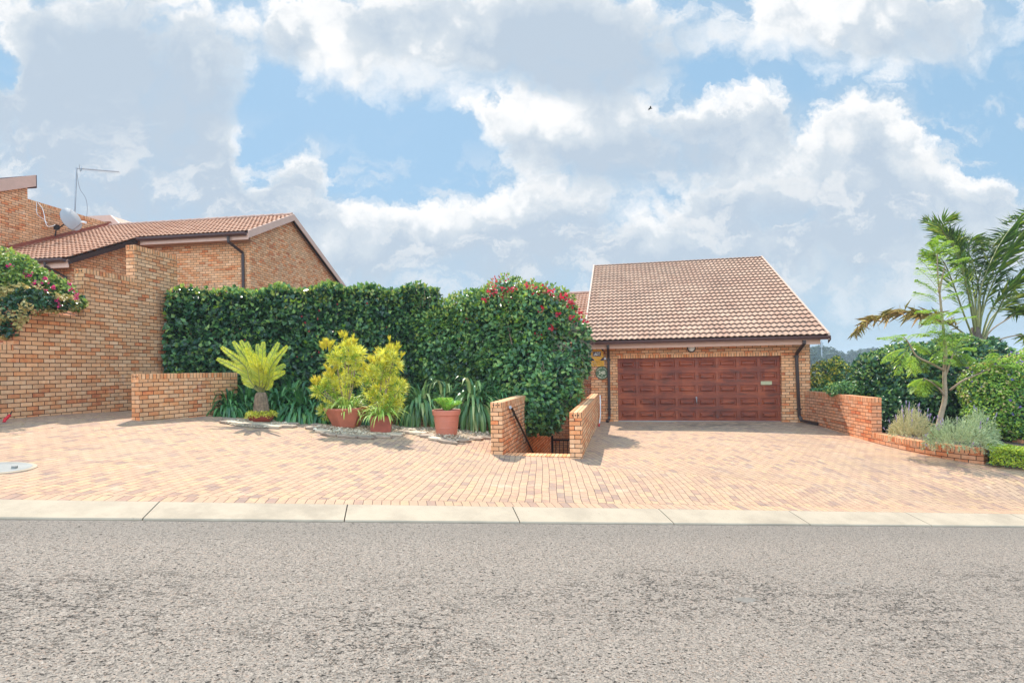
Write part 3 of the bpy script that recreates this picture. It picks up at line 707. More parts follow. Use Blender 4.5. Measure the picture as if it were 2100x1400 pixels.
mb = MB(); mb.box(SO + U * 1.9 + Nn * 9.12 + UP * -1.4, U * .55, Nn * .03, UP * 2.0); mb.build('doorway', dark_m, bw)
for z in (-.25, -1.0, -1.8):
    mb = MB(); mb.box(SO + U * 1.9 + Nn * 9.06 + UP * z, U * .55, Nn * .02, UP * .02); mb.build('rail', grey_m, bw)
# handrail
hr = thing('handrail', tuple(SO + Nn * .55 + U * .07 + UP * -.85), 'black steel handrail sloping down the left stair wall', 'handrail')
mb = MB(); mb.tube([SO + Nn * .45 + U * .07 + UP * -.80, SO + Nn * .62 + U * .07 + UP * -.84, SO + Nn * 3.3 + U * .07 + UP * -2.22], .024, 10); mb.build('rail', black_m, hr, smooth=True)
mb = MB(); mb.lathe(SO + Nn * .45 + U * .07 + UP * -.80, [(.030, -.02), (.034, 0), (.030, .02)], 12, (0.2, -1, 0.05)); mb.build('end_cap', grey_m, hr)
for dd, z in ((.75, -.93), (2.2, -1.68)):
    mb = MB(); mb.tube([SO + Nn * dd + U * -.01 + UP * (z - .10), SO + Nn * dd + U * .07 + UP * (z - .09), SO + Nn * dd + U * .07 + UP * z], .008, 6); mb.build('bracket', black_m, hr)

# ================================================================= tiled roofs
def tiles(name, O, ud, sdv, ulim, smax, mat, parent, lam=.168, rowl=.335, amp=.036, step=.058, res=7):
    """waved tile courses: O lower-left eave point, ud along the eave, sdv up the slope, ulim(s) -> (u0, u1)"""
    nrm = unit(np.cross(ud, sdv)); nrm = nrm if nrm[2] > 0 else -nrm
    V = []; Fc = []; UVs = []; nr = int(math.ceil(smax / rowl))
    for r in range(nr):
        s0 = r * rowl; s1 = min(s0 + rowl + .13, smax + .02); lim = ulim(min(s0 + rowl * .5, smax))
        if lim is None: continue
        u0, u1 = lim
        if u1 - u0 < .05: continue
        k0 = int(floor(u0 / lam * res)); k1 = int(math.ceil(u1 / lam * res)); us = np.clip(np.arange(k0, k1 + 1) * lam / res, u0, u1)
        ph = us / lam; wv = amp * (.5 + .5 * np.cos(2 * pi * ph)) ** .8
        b = len(V); m = len(us)
        jit = rng.normal(size=int(u1 / lam - u0 / lam) + 4) * .003
        for kind in range(5):
            for q in range(m):
                ju = jit[int((us[q] - u0) / lam)]; b_ = O + ud * us[q]
                if kind == 0: p = b_ + sdv * (s0 + .12) + nrm * (wv[q] + step * .35)
                elif kind == 1: p = b_ + sdv * (s0 + ju) + nrm * (wv[q] + step - .013)
                elif kind == 2: p = b_ + sdv * (s0 + ju) + nrm * (wv[q] + step)
                elif kind == 3: p = b_ + sdv * (s0 + .02 + ju) + nrm * (wv[q] + step * 1.01)
                else: p = b_ + sdv * s1 + nrm * (wv[q] + .0)
                V.append(p)
        for kind in range(4):
            for q in range(m - 1):
                a = b + kind * m + q; Fc.append((a, a + 1, a + m + 1, a + m))
                tu = floor(us[q] / (lam * 2)) + .5 + (r % 2) * .0; UVs += [(tu, r + .5)] * 4
    return meshobj(name, np.array(V), np.array(Fc), mat, parent, uv=UVs, smooth=False)

# ---- garage
GL = np.array([3.44, 17.5, 0.]); FL = -1.80
def gp(tq, dq, z): return GL + U * tq + Nn * dq + UP * z
gar = thing('garage', tuple(gp(2.4, 3, FL)), 'single storey brick garage with tiled roof and wide wooden door', 'garage')
TH = .23; DT = .262
mb = MB()
mb.prism([gp(-.86, 0, FL - .5), gp(0, 0, FL - .5), gp(0, 0, DT + .109), gp(4.95, 0, DT + .109), gp(4.95, 0, FL - .5), gp(5.76, 0, FL - .5), gp(5.76, 0, .74), gp(-.86, 0, .74)], Nn * TH)
mb.build('front_wall', brick, gar, uv='auto')
for tq in (-.86, 5.76 - TH):
    mb = MB(); mb.prism([gp(tq, TH + .002, FL - .5), gp(tq, TH + .002, .80), gp(tq, 7.0, .80 + .5 * 6.9), gp(tq, 7.0, FL - .5)], U * TH); mb.build('side_wall', brick, gar, uv='auto')
mb = MB(); mb.prism([gp(0, -.004, DT), gp(4.95, -.004, DT), gp(4.95, -.004, DT + .107), gp(0, -.004, DT + .107)], Nn * TH); mb.build('lintel_course', coping_m, gar, uv='auto')
mb = MB(); mb.box(gp(2.475, .12, FL - .02), U * 2.6, Nn * .22, UP * .035); mb.build('threshold', kerb_m, gar)
mb = MB(); mb.box(gp(2.45, -.02 - .23, .70), U * 3.45, Nn * .24, UP * .008); mb.build('soffit', soffit_m, gar)
mb = MB(); mb.box(gp(2.47, -.455, .655), U * 3.43, Nn * .018, UP * .085); mb.build('fascia', fascia_m, gar)
mb = MB()   # half-round gutter with a lip
prof = [(-.06, .06), (-.068, .055), (-.065, .01), (-.045, -.035), (-.01, -.055), (.03, -.05), (.055, -.02), (.055, .05), (.049, .05), (.048, -.015), (.025, -.042), (-.01, -.047), (-.04, -.028), (-.057, .012)]
c0_ = gp(-1.05, -.54, .755); mb.prism([c0_ + Nn * a + UP * b for a, b in prof], U * 7.17); mb.build('gutter', gutter_m, gar)
mb = MB(); mb.prism([gp(6.12, -.60, .82), gp(6.12, -.62, .70), gp(6.12, -.42, .60), gp(6.12, -.42, .82)], U * .02); mb.build('gutter_end', gutter_m, gar)
O = gp(-1.05, -.57, .80); SV = unit(Nn * 1 + UP * .5)
tiles('roof', O, U, SV, lambda s: (0, 7.12), 8.42, roof_g, gar)
mb = MB(); mb.prism([O + UP * -.06, O + U * 7.12 + UP * -.06, O + U * 7.12 + SV * 8.4 + UP * -.06, O + SV * 8.4 + UP * -.06], UP * -.04); mb.build('roof_underlay', soffit_m, gar)
for q in (-.03, 7.12):
    mb = MB(); mb.prism([O + U * q + UP * .095 - SV * .01, O + U * q + UP * -.10 - SV * .01, O + U * q + UP * -.10 + SV * 8.46, O + U * q + UP * .095 + SV * 8.46], U * .055); mb.build('verge', verge_m, gar)
mb = MB(); e_ = O + SV * 8.43; mb.prism([e_ + UP * .085 - U * .03, e_ + UP * .085 + U * 7.15, e_ - UP * .02 + U * 7.15, e_ - UP * .02 - U * .03], Nn * .16); mb.build('ridge_flashing', verge_m, gar)
# rear slope
mb = MB(); mb.prism([e_ + UP * -.02 + Nn * .16, e_ + UP * -.02 + Nn * .16 + U * 7.12, e_ + U * 7.12 + Nn * 3.0 - UP * 1.5, e_ + Nn * 3.0 - UP * 1.5], UP * -.05); mb.build('rear_roof', roof_g, gar, uv='auto')
# sectional door: 5 rows x 8 columns of raised panels
DW, DH = 4.95, DT - FL - .02; DD = .14
mb = MB(); Z0 = FL + .02
mb.box(gp(DW / 2, DD + .06, Z0 + DH / 2), U * (DW / 2 - .003), Nn * .02, UP * DH / 2)
rows_, cols_ = 5, 8; rh = DH / rows_; cw_ = DW / cols_
def panel(x0, x1, z0, z1):
    a = [(0, 0.004), (.014, .034), (.045, .034), (.085, -.004)]
    V = []
    for (ins, dep) in a:
        V += [gp(x0 + ins, DD + dep, z0 + ins), gp(x1 - ins, DD + dep, z0 + ins), gp(x1 - ins, DD + dep, z1 - ins), gp(x0 + ins, DD + dep, z1 - ins)]
    Fc = [(i * 4 + k, i * 4 + (k + 1) % 4, i * 4 + 4 + (k + 1) % 4, i * 4 + 4 + k) for i in range(3) for k in range(4)] + [(12, 13, 14, 15)]
    mb.add(V, Fc)
for r in range(rows_):
    z0 = Z0 + r * rh; px0, px1 = .055, .055
    for (za, zb2) in ((z0 + .004, z0 + .085), (z0 + rh - .085, z0 + rh - .004)):
        mb.box(gp(DW / 2, DD + .008, (za + zb2) / 2), U * (DW / 2 - .005), Nn * .006, UP * (zb2 - za) / 2)
    for c in range(cols_ + 1):
        x = min(max(c * cw_, .045), DW - .045); mb.box(gp(x, DD + .008, z0 + rh / 2), U * .045, Nn * .006, UP * (rh / 2 - .0865))
    for c in range(cols_):
        x0 = c * cw_ + (.045 if c else .09); x1 = (c + 1) * cw_ - (.045 if c < cols_ - 1 else .09)
        panel(x0 + .001, x1 - .001, z0 + .086, z0 + rh - .086)
door = mb.build('door', wood_m, gar, uv='auto')
mb = MB(); mb.tube([gp(2.46, DD - .03, Z0 + .72), gp(2.46, DD - .05, Z0 + .66), gp(2.46, DD - .03, Z0 + .60)], .014, 8); mb.lathe(gp(2.46, DD + .004, Z0 + .75), [(.028, 0), (.028, .012), (.012, .02)], 14, -Nn); mb.build('handle', grey_m, door)
mb = MB(); mb.box(gp(4.54, DD - .012, Z0 + 1.20), U * .16, Nn * .006, UP * .055); mb.box(gp(4.54, DD - .02, Z0 + 1.195), U * .125, Nn * .004, UP * .022); mb.build('letter_plate', brassplate, door)
mb = MB(); mb.box(gp(2.475, DD - .005, Z0 + .0), U * 2.46, Nn * .02, UP * .014); mb.build('bottom_seal', grey_m, door)
# downpipes
for (tq, pts) in ((-.28, [(0, -.50, .72), (0, -.50, .60), (.0, -.10, .42), (.0, -.07, .30), (0, -.07, FL + .18), (-.02, -.12, FL + .08), (-.06, -.34, FL + .05)]),
                  (5.41, [(.04, -.50, .72), (.04, -.50, .60), (-.04, -.12, .34), (-.05, -.07, .26), (-.0, -.07, FL + .22), (.05, -.12, FL + .08), (.30, -.75, FL + .05)])):
    mb = MB()
    for a, b in zip(pts[:-1], pts[1:]):
        pa = gp(tq + a[0], a[1], a[2]); pb_ = gp(tq + b[0], b[1], b[2]); dv = unit(pb_ - pa); sx = unit(np.cross(dv, Nn)) if abs(np.dot(dv, Nn)) < .9 else U
        sy = np.cross(dv, sx); mb.box((pa + pb_) / 2, sx * .042, sy * .036, dv * (np.linalg.norm(pb_ - pa) / 2 + .018))
    bevel(mb.build('downpipe', pipe_m, gar), .008)
    mb = MB()
    for z in (.22, FL + .42): mb.box(gp(tq + (-.05 if z > 0 and tq > 1 else 0), -.055, z), U * .065, Nn * .05, UP * .022)
    mb.build('pipe_clip', black_m, gar)
# things on the garage wall
wl = thing('wall_light', tuple(gp(2.31, 0, .545)), 'round white bulkhead light above the garage door', 'wall light')
mb = MB(); mb.lathe(gp(2.31, -.001, .545), [(.125, 0), (.135, .02), (.13, .05), (.105, .06)], 28, -Nn); mb.build('lamp_base', black_m, wl, smooth=False)
mb = MB(); mb.lathe(gp(2.31, -.05, .545), [(.102, 0), (.10, .02), (.08, .045), (.045, .058), (.01, .062)], 28, -Nn); mb.build('lamp_glass', glass_m, wl, smooth=True)
def text(body, size, c, mat, parent, name='lettering', shear=0, bold=.0, ext=.001, width=None, nrm=-Nn, ux=U, rot=0.0):
    cu = bpy.data.curves.new('t', 'FONT'); cu.body = body; cu.size = size; cu.align_x = 'CENTER'; cu.align_y = 'CENTER'; cu.shear = shear; cu.offset = bold; cu.extrude = ext
    o = bpy.data.objects.new('t', cu); sc.collection.objects.link(o); dg = bpy.context.evaluated_depsgraph_get(); me = bpy.data.meshes.new_from_object(o.evaluated_get(dg))
    bpy.data.objects.remove(o); V = np.array([v.co for v in me.vertices]); Fc = [tuple(p.vertices) for p in me.polygons]; bpy.data.meshes.remove(me)
    if width: V[:, 0] *= width / (V[:, 0].max() - V[:, 0].min())
    cx, sx = cos(rot), sin(rot); x = V[:, 0] * cx - V[:, 1] * sx; y = V[:, 0] * sx + V[:, 1] * cx
    W = c + ux * x[:, None] + UP * y[:, None] + nrm * V[:, 2][:, None]
    return W, Fc
def textobj(lst, mat, parent, name='lettering'):
    mb = MB()
    for W, Fc in lst: mb.add(W, Fc)
    return mb.build(name, mat, parent)
sg = thing('security_sign', tuple(gp(-.66, 0, .43)), 'dark square sign with a yellow octagon reading ADT over a yellow plate', 'sign')
mb = MB(); mb.box(gp(-.645, -.012, .415), U * .205, Nn * .006, UP * .205); mb.build('backing', navy_m, sg)
oc = [gp(-.645 + .203 / cos(pi / 8) * sin(pi / 4 * k + pi / 8), -.020, .415 + .203 / cos(pi / 8) * cos(pi / 4 * k + pi / 8)) for k in range(8)]
mb = MB(); mb.prism(oc, -Nn * .006); mb.build('octagon', yel_m, sg)
mb = MB(); mb.box(gp(-.655, -.029, .425), U * .125, Nn * .0025, UP * .075); mb.build('label_panel', navy_m, sg)
textobj([text('ADT', .145, gp(-.655, -.034, .425), None, None, shear=.35, bold=.006, width=.22)], wht_m, sg)
mb = MB(); mb.box(gp(-.645, -.012, .115), U * .212, Nn * .006, UP * .088); mb.build('lower_plate', yel_m, sg)
textobj([text('24 hr Monitored', .042, gp(-.645, -.020, .165), None, None, width=.28), text('Armed Response', .046, gp(-.645, -.020, .115), None, None, width=.36), text('Tel. 086 12 12 300', .026, gp(-.645, -.020, .06), None, None, width=.34)], navy_m, sg, 'small_lettering')
pq = thing('house_number_plaque', tuple(gp(-.50, 0, -.19)), 'round green house number plaque reading 24B under the yellow sign', 'number plaque')
pc = gp(-.50, 0, -.195)
mb = MB(); mb.lathe(pc, [(.222, 0), (.222, .014), (.208, .018)], 40, -Nn); mb.build('rim', brass_m, pq)
mb = MB(); mb.lathe(pc - Nn * .018, [(.204, 0), (.204, .003)], 40, -Nn); mb.build('disc', green_m, pq)
pf = pc - Nn * .024
textobj([text('24B', .15, pf + UP * .0, None, None, bold=.004, width=.22)], cream_m, pq, 'number')
lt = []
for word, r0, a0, a1, up_ in (('CEDAR LAKE', .165, 62, -62, 1), ('ESTATE VILLAS', .168, -142, -38, -1)):
    for k, ch in enumerate(word):
        if ch == ' ': continue
        f = k / (len(word) - 1)
        if up_ > 0: an = radians(90 + a0 + (a1 - a0) * f); rot = an - pi / 2
        else: an = radians(a0 + (a1 - a0) * f); rot = an + pi / 2
        lt.append(text(ch, .056, pf + U * r0 * cos(an) + UP * r0 * sin(an), None, None, bold=.001, rot=rot))
textobj(lt, cream_m, pq, 'ring_lettering')
mb = MB(); mb.lathe(pf - UP * .085, [(.02, 0), (.02, .002)], 5, -Nn); mb.build('ornament', cream_m, pq)
wd = thing('sensor', tuple(gp(-.40, 0, .25)), 'small white cone shaped sensor beside the octagon sign', 'sensor')
mb = MB(); mb.lathe(gp(-.395, -.05, .24), [(.045, 0), (.042, .02), (.012, .085)], 12); mb.build('cover', white_m, wd)
mb = MB(); mb.box(gp(-.395, -.02, .28), U * .02, Nn * .02, UP * .03); mb.build('wall_bracket', white_m, wd)
cd = thing('conduit', tuple(gp(-.55, -.1, -.9)), 'thin white conduit with a red end running down beside the right stair wall', 'conduit')
e0 = R0 + U * .29 + Nn * 7.05
mb = MB(); mb.tube([e0 + UP * -.9, e0 + UP * -1.50, e0 + Nn * -.15 + UP * -1.58, e0 + Nn * -.9 + UP * -1.72], .018, 8); mb.build('pipe', white_m, cd, smooth=True)
mb = MB(); mb.tube([e0 + Nn * -.9 + UP * -1.72, e0 + Nn * -1.15 + UP * -1.75], .026, 8); mb.build('end_fitting', red_m, cd)

# ---- roof of a house behind, between hedge and garage
bh = thing('rear_house', tuple(P(1180, 760, 26)), 'reddish tiled roof of a house behind the flowering hedge', 'house')
o2 = P(1080, 660, 25); tiles('roof', o2, U, unit(Nn + UP * .48), lambda s: (0, 3.6), 3.9, roof_l, bh)
mb = MB(); q = o2 - UP * .12; mb.prism([q + Nn * .3, q + Nn * .3 + U * 3.5, q + Nn * .3 + U * 3.5 - UP * 4, q + Nn * .3 - UP * 4], Nn * .2); mb.build('wall', brick, bh, uv='auto')
e2 = o2 + unit(Nn + UP * .48) * 3.9; mb = MB(); mb.tube([e2 + UP * .03 - U * .05, e2 + UP * .03 + U * 3.6], .09, 8); mb.build('ridge', ridge_m, bh)

# ================================================================= left house
AP = np.array([-8.83, 21.7, 6.30])                      # gable apex (roof surface)
PITL = .475
def hp(tq, dq, z): return np.array([AP[0], AP[1], 0]) + UL * tq + NL * dq + UP * z
house = thing('brick_house', tuple(hp(-4, 0, -1)), 'brick house with tiled gable roof rising behind the long hedge', 'house')
YC = -2.55                                               # n-distance of the front wall from the ridge
mb = MB()
mb.prism([hp(-.12, YC, -1.2), hp(-.12, YC, 6.30 + PITL * YC - .12), hp(-.12, 0, 6.16), hp(-.12, 8.5, 6.16 - 8.5 * PITL), hp(-.12, 8.5, -1.2)], -UL * .23); mb.build('gable_wall', brick, house, uv='auto')
mb = MB(); mb.prism([hp(-.352, YC, -1.2), hp(-.352, YC, 4.95), hp(-4.6, YC, 4.95), hp(-4.6, YC, -1.2)], NL * .23); mb.build('front_wall', brick, house, uv='auto')
mb = MB(); mb.prism([hp(-4.6, YC, -1.2), hp(-4.6, YC, 6.18 + PITL * YC), hp(-4.6, YC - 2.6, 6.18 + PITL * (YC - 2.6)), hp(-4.6, YC - 2.6, -1.2)], -UL * .23); mb.build('wing_side_wall', brick, house, uv='auto')
mb = MB(); mb.prism([hp(-4.832, YC - 2.6, -1.2), hp(-4.832, YC - 2.6, 3.5), hp(-12, YC - 2.6, 3.5), hp(-12, YC - 2.6, -1.2)], NL * .23); mb.build('wing_front_wall', brick_red, house, uv='auto')
SL = unit(NL + UP * PITL); kS = sqrt(1 + PITL ** 2)
dlow = YC - 3.05; dmid = YC - .42                        # lower eave (wing), upper eave
Ol = hp(0, dlow, 6.30 + PITL * dlow); smax = -dlow * kS
s_mid = (dmid - dlow) * kS
def lim(s):
    dq = dlow + s / kS
    left = -10.9 + max(0, dq + 5.6) * .52                   # against the tall neighbour's wall
    left = -12.5
    return (left, -4.25) if s < s_mid else (left, .08)
tiles('roof', Ol, UL, SL, lim, smax, roof_l, house, amp=.032)
mb = MB(); q = Ol - UP * .05
mb.prism([q - UL * 12.5, q - UL * 4.27, q - UL * 4.27 + SL * s_mid, q + SL * s_mid, q + SL * smax, q - UL * 12.5 + SL * smax], -UP * .05); mb.build('roof_underlay', soffit_m, house)
mb = MB(); e3 = Ol + SL * smax
mb.prism([e3 + UP * -.0, e3 - UL * 12.5, e3 - UL * 12.5 + NL * 8.9 - UP * 8.9 * PITL, e3 + NL * 8.9 - UP * 8.9 * PITL], -UP * .06); mb.build('rear_roof', roof_l, house, uv='auto')
mb = MB()
for k in range(30):
    a = e3 + UP * .035 - UL * (.41 * k - .05); b = a - UL * .43; mb.tube([a + UP * .012, b - UP * .0], [.085, .078], 10)
mb.build('ridge_tiles', ridge_m, house)
# barge boards
mb = MB(); a = hp(.09, dmid, 6.30 + PITL * dmid + .07); b = hp(.09, 0, 6.37); c = hp(.09, 8.9, 6.37 - 8.9 * PITL)
mb.prism([a, b, b - UP * .27, a - UP * .27], UL * .025); mb.prism([b + NL * .001, c, c - UP * .24, b - UP * .24 + NL * .001], UL * .025); mb.build('barge_board', fascia_l, house)
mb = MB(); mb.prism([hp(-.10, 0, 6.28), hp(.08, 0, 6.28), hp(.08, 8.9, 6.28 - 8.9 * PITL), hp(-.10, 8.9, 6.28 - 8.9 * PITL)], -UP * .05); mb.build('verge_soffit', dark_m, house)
ze = 6.30 + PITL * dmid
mb = MB(); mb.prism([hp(.085, dmid + .02, ze - .02), hp(-4.15, dmid + .02, ze - .02), hp(-4.15, dmid + .02, ze - .235), hp(.085, dmid + .02, ze - .235)], NL * .025)
mb.prism([hp(-4.26, dlow + .03, 6.3 + PITL * dlow - .02), hp(-12.4, dlow + .03, 6.3 + PITL * dlow - .02), hp(-12.4, dlow + .03, 6.3 + PITL * dlow - .27), hp(-4.26, dlow + .03, 6.3 + PITL * dlow - .27)], NL * .025); mb.build('fascia', fascia_l, house)
mb = MB(); mb.prism([hp(.06, dmid + .05, ze - .23), hp(-4.2, dmid + .05, ze - .23), hp(-4.2, YC - .002, ze - .23), hp(.06, YC - .002, ze - .23)], UP * .01); mb.build('soffit', soffit_m, house)
for (x0, x1, dq) in ((-4.2, .05, dmid), (-12.3, -4.3, dlow)):
    mb = MB(); c = hp(x0, dq - .06, 6.3 + PITL * dq - .055); mb.prism([c + NL * a + UP * b for a, b in prof], UL * (x1 - x0)); mb.build('gutter', gutter_m, house)
mb = MB(); aa = hp(-4.24, dlow, 6.3 + PITL * dlow - .02); bb = hp(-4.24, dmid, 6.3 + PITL * dmid - .02); mb.prism([aa, bb, bb - UP * .16, aa - UP * .16], UL * .025); mb.build('wing_barge_board', pipe_m, house)
mb = MB(); pts = [hp(-.62, dmid - .06, ze - .12), hp(-.62, dmid - .06, ze - .30), hp(-.36, YC - .07, ze - .62), hp(-.36, YC - .07, ze - .70), hp(-.36, YC - .07, 1.0)]
mb.tube(pts, .052, 8); mb.build('downpipe', pipe_m, house)
mb = MB(); pts = [hp(-5.0, dlow - .06, 3.55), hp(-5.0, dlow - .06, 3.42), hp(-4.72, dlow + .35, 3.15), hp(-4.72, dlow + .35, 1.0)]; mb.tube(pts, .048, 8); mb.build('downpipe', pipe_m, house)
# small lean-to tiles seen over the step of the boundary wall
mb_o = P(92, 607, 14.2); lt_ = thing('porch_roof', tuple(mb_o), 'small low tiled porch roof just left of the stepped wall', 'porch roof')
tiles('tiles', mb_o - UL * 1.2, UL, unit(NL + UP * .3), lambda s: (0, 2.0), 1.2, roof_l, lt_)
mb = MB(); mb.prism([mb_o - UL * 1.2 - UP * .05, mb_o + UL * .8 - UP * .05, mb_o + UL * .8 - UP * 2, mb_o - UL * 1.2 - UP * 2], NL * .12); mb.build('wall', brick_red, lt_, uv='auto')

# ---- tall neighbour at far left
TW = np.array([-17.67, 18.6, 0])
def tp_(dq, z, o=0.0): return TW + NL * dq + UP * z + UL * o
tall = thing('tall_brick_house', tuple(tp_(2, -1)), 'taller brick house with parapet wall at the far left', 'house')
mb = MB(); mb.prism([tp_(-3, -1.2), tp_(-3, 6.75 - 3.94 * PITL + .0), tp_(.94, 6.95), tp_(.94, 6.33), tp_(7.5, 6.33), tp_(7.5, -1.2)], -UL * .25); mb.build('side_wall', brick, tall, uv='auto')
mb = MB(); mb.prism([tp_(.943, 6.335, .003), tp_(.943, 6.44, .003), tp_(7.5, 6.44, .003), tp_(7.5, 6.335, .003)], -UL * .256); mb.build('coping', coping_m, tall, uv='auto')
mb = MB(); mb.prism([tp_(-3, 6.83 - 3 * PITL, .12), tp_(1.15, 6.83 + 1.15 * PITL, .12), tp_(1.15, 6.83 + 1.15 * PITL - .42, .12), tp_(-3, 6.83 - 3 * PITL - .42, .12)], -UL * .03); mb.build('barge_board', fascia_l, tall)
mb = MB(); mb.prism([tp_(-3, 6.78 - 3 * PITL, .09), tp_(1.15, 6.78 + 1.15 * PITL, .09), tp_(1.15, 6.70 + 1.15 * PITL, .09), tp_(-3, 6.70 - 3 * PITL, .09)], -UL * 5); mb.build('roof', roof_l, tall, uv='auto')
mb = MB(); mb.prism([tp_(1.16, 6.85 + 1.1 * PITL, .12), tp_(1.16, 6.85 + 1.1 * PITL, -5), tp_(1.16, 6.9, -5), tp_(1.16, 6.9, .12)], NL * .02); mb.build('ridge_fascia', gutter_m, tall)
# red flashing where the tiles meet this wall
mb = MB()
zj = lambda dq: 6.30 + PITL * ((TW + NL * dq - AP) @ NL) + .045
mb.prism([tp_(-1.5, zj(-1.5) + .17, .012), tp_(4.35, zj(4.35) + .14, .012), tp_(4.35, zj(4.35) - .02, .012), tp_(-1.5, zj(-1.5) - .02, .012)], UL * .012)
mb.prism([tp_(-1.5, zj(-1.5) + .035, .03), tp_(4.35, zj(4.35) + .035, .03), tp_(4.35, zj(4.35) + .035, .20), tp_(-1.5, zj(-1.5) + .035, .20)], UP * .006); mb.build('flashing', flash_m, tall)
# far little roof
fr_ = thing('distant_roof', tuple(P(205, 460, 27)), 'small pinkish roof edge showing behind the parapet wall', 'roof')
a = P(165, 444, 27); b = P(226, 441, 27); c = P(250, 464, 27)
mb = MB(); mb.prism([a, b, b - UP * .32, a - UP * .32], NL * .1); mb.prism([b + UL * .003, c, c - UP * .26, b - UP * .32 + UL * .003], NL * .1); mb.build('barge_board', fascia_l, fr_)
mb = MB(); mb.prism([a + NL * .12 - UP * .02, b + NL * .12 - UP * .02, c + NL * .12 - UP * .02, c + NL * .12 - UP * 1.5, a + NL * .12 - UP * 1.5], NL * 3); mb.build('roof', soffit_m, fr_)

# TV aerial
A0 = P(152, 470, 21.9); A1 = P(157, 344, 21.9)
an = thing('tv_aerial', tuple(A0), 'thin television aerial on a mast above the left roof', 'aerial')
mb = MB(); mb.tube([A0, A1], .028, 8); mb.build('mast', grey_m, an)
Bm = P(244, 352.5, 22.3); mb = MB(); mb.tube([A1 - UP * .03 - (Bm - A1) * .03, Bm], .014, 6); mb.build('boom', grey_m, an)
bd = unit(Bm - A1); bn = unit(np.cross(bd, UP)); mb = MB()
for k in range(18):
    c = A1 + (Bm - A1) * (.14 + .86 * k / 17) - UP * .03; mb.tube([c - bn * .09 - UP * .03, c + bn * .09 + UP * .03], .006, 5)
c = A1 + (Bm - A1) * .09
for q in (-1, 1): mb.tube([c - UP * .14 + bn * .02 * q, c + UP * .10 + bn * .1 * q], .012, 5); mb.tube([c + bd * .05 - UP * .10, c + bd * .05 + UP * .08 * q], .010, 5)
mb.build('elements', grey_m, an)
mb = MB(); mb.tube(curve_pts([A1 - UP * .1, P(163, 385, 21.9), P(175, 405, 21.9), P(179, 425, 21.9), P(177, 452, 21.9)], 16), .006, 5); mb.build('cable', pipe_m, an)
# satellite dish
Dc = P(143, 451, 20.2); dn = unit(np.array([.97, -.14, .22]))
ds = thing('satellite_dish', tuple(P(118, 485, 20.2)), 'round pale grey satellite dish beside the tall brick wall', 'satellite dish')
mb = MB(); mb.lathe(Dc, [(.42, .075), (.425, .07), (.36, .045), (.25, .018), (.12, .0), (.02, -.006)][::-1], 36, dn)
mb.lathe(Dc - dn * .012, [(.02, -.006), (.12, .0), (.25, .018), (.36, .045), (.425, .066)], 36, dn); mb.build('reflector', dish_m, ds, smooth=True)
L1 = P(171, 455, 19.85); mb = MB(); mb.tube([P(148, 473, 20.15), P(166, 459, 19.9), L1], .014, 6); mb.build('feed_arm', grey_m, ds)
mb = MB(); mb.tube([L1 - UL * .08, L1 + UL * .10 - UP * .03], [.035, .045], 10); mb.build('receiver_head', white_m, ds)
mb = MB(); mb.tube([Dc - dn * .02, P(122, 467, 20.5), P(116, 466, 20.4), P(113, 484, 20.3)], .022, 8); mb.build('mount_pole', black_m, ds)
mb = MB(); mb.box(P(116, 466, 20.3), UL * .07, NL * .06, UP * .09); mb.build('mount_box', black_m, ds)
mb = MB(); mb.tube(curve_pts([P(113, 461, 20.1), P(106, 464, 19.9), P(95, 461, 19.8), P(88, 430, 19.9), P(77, 415, 19.9)], 14), .011, 5); mb.tube(curve_pts([P(97, 458, 19.9), P(90, 450, 19.9), P(76, 438, 19.7), P(75, 415, 19.8)], 14), .008, 5); mb.build('cables', white_m, ds)

# ================================================================= pots and plants on the paving
def ground_pt(px, py): return PG(px, py)
def place(px, py):
    p = PG(px, py); return p
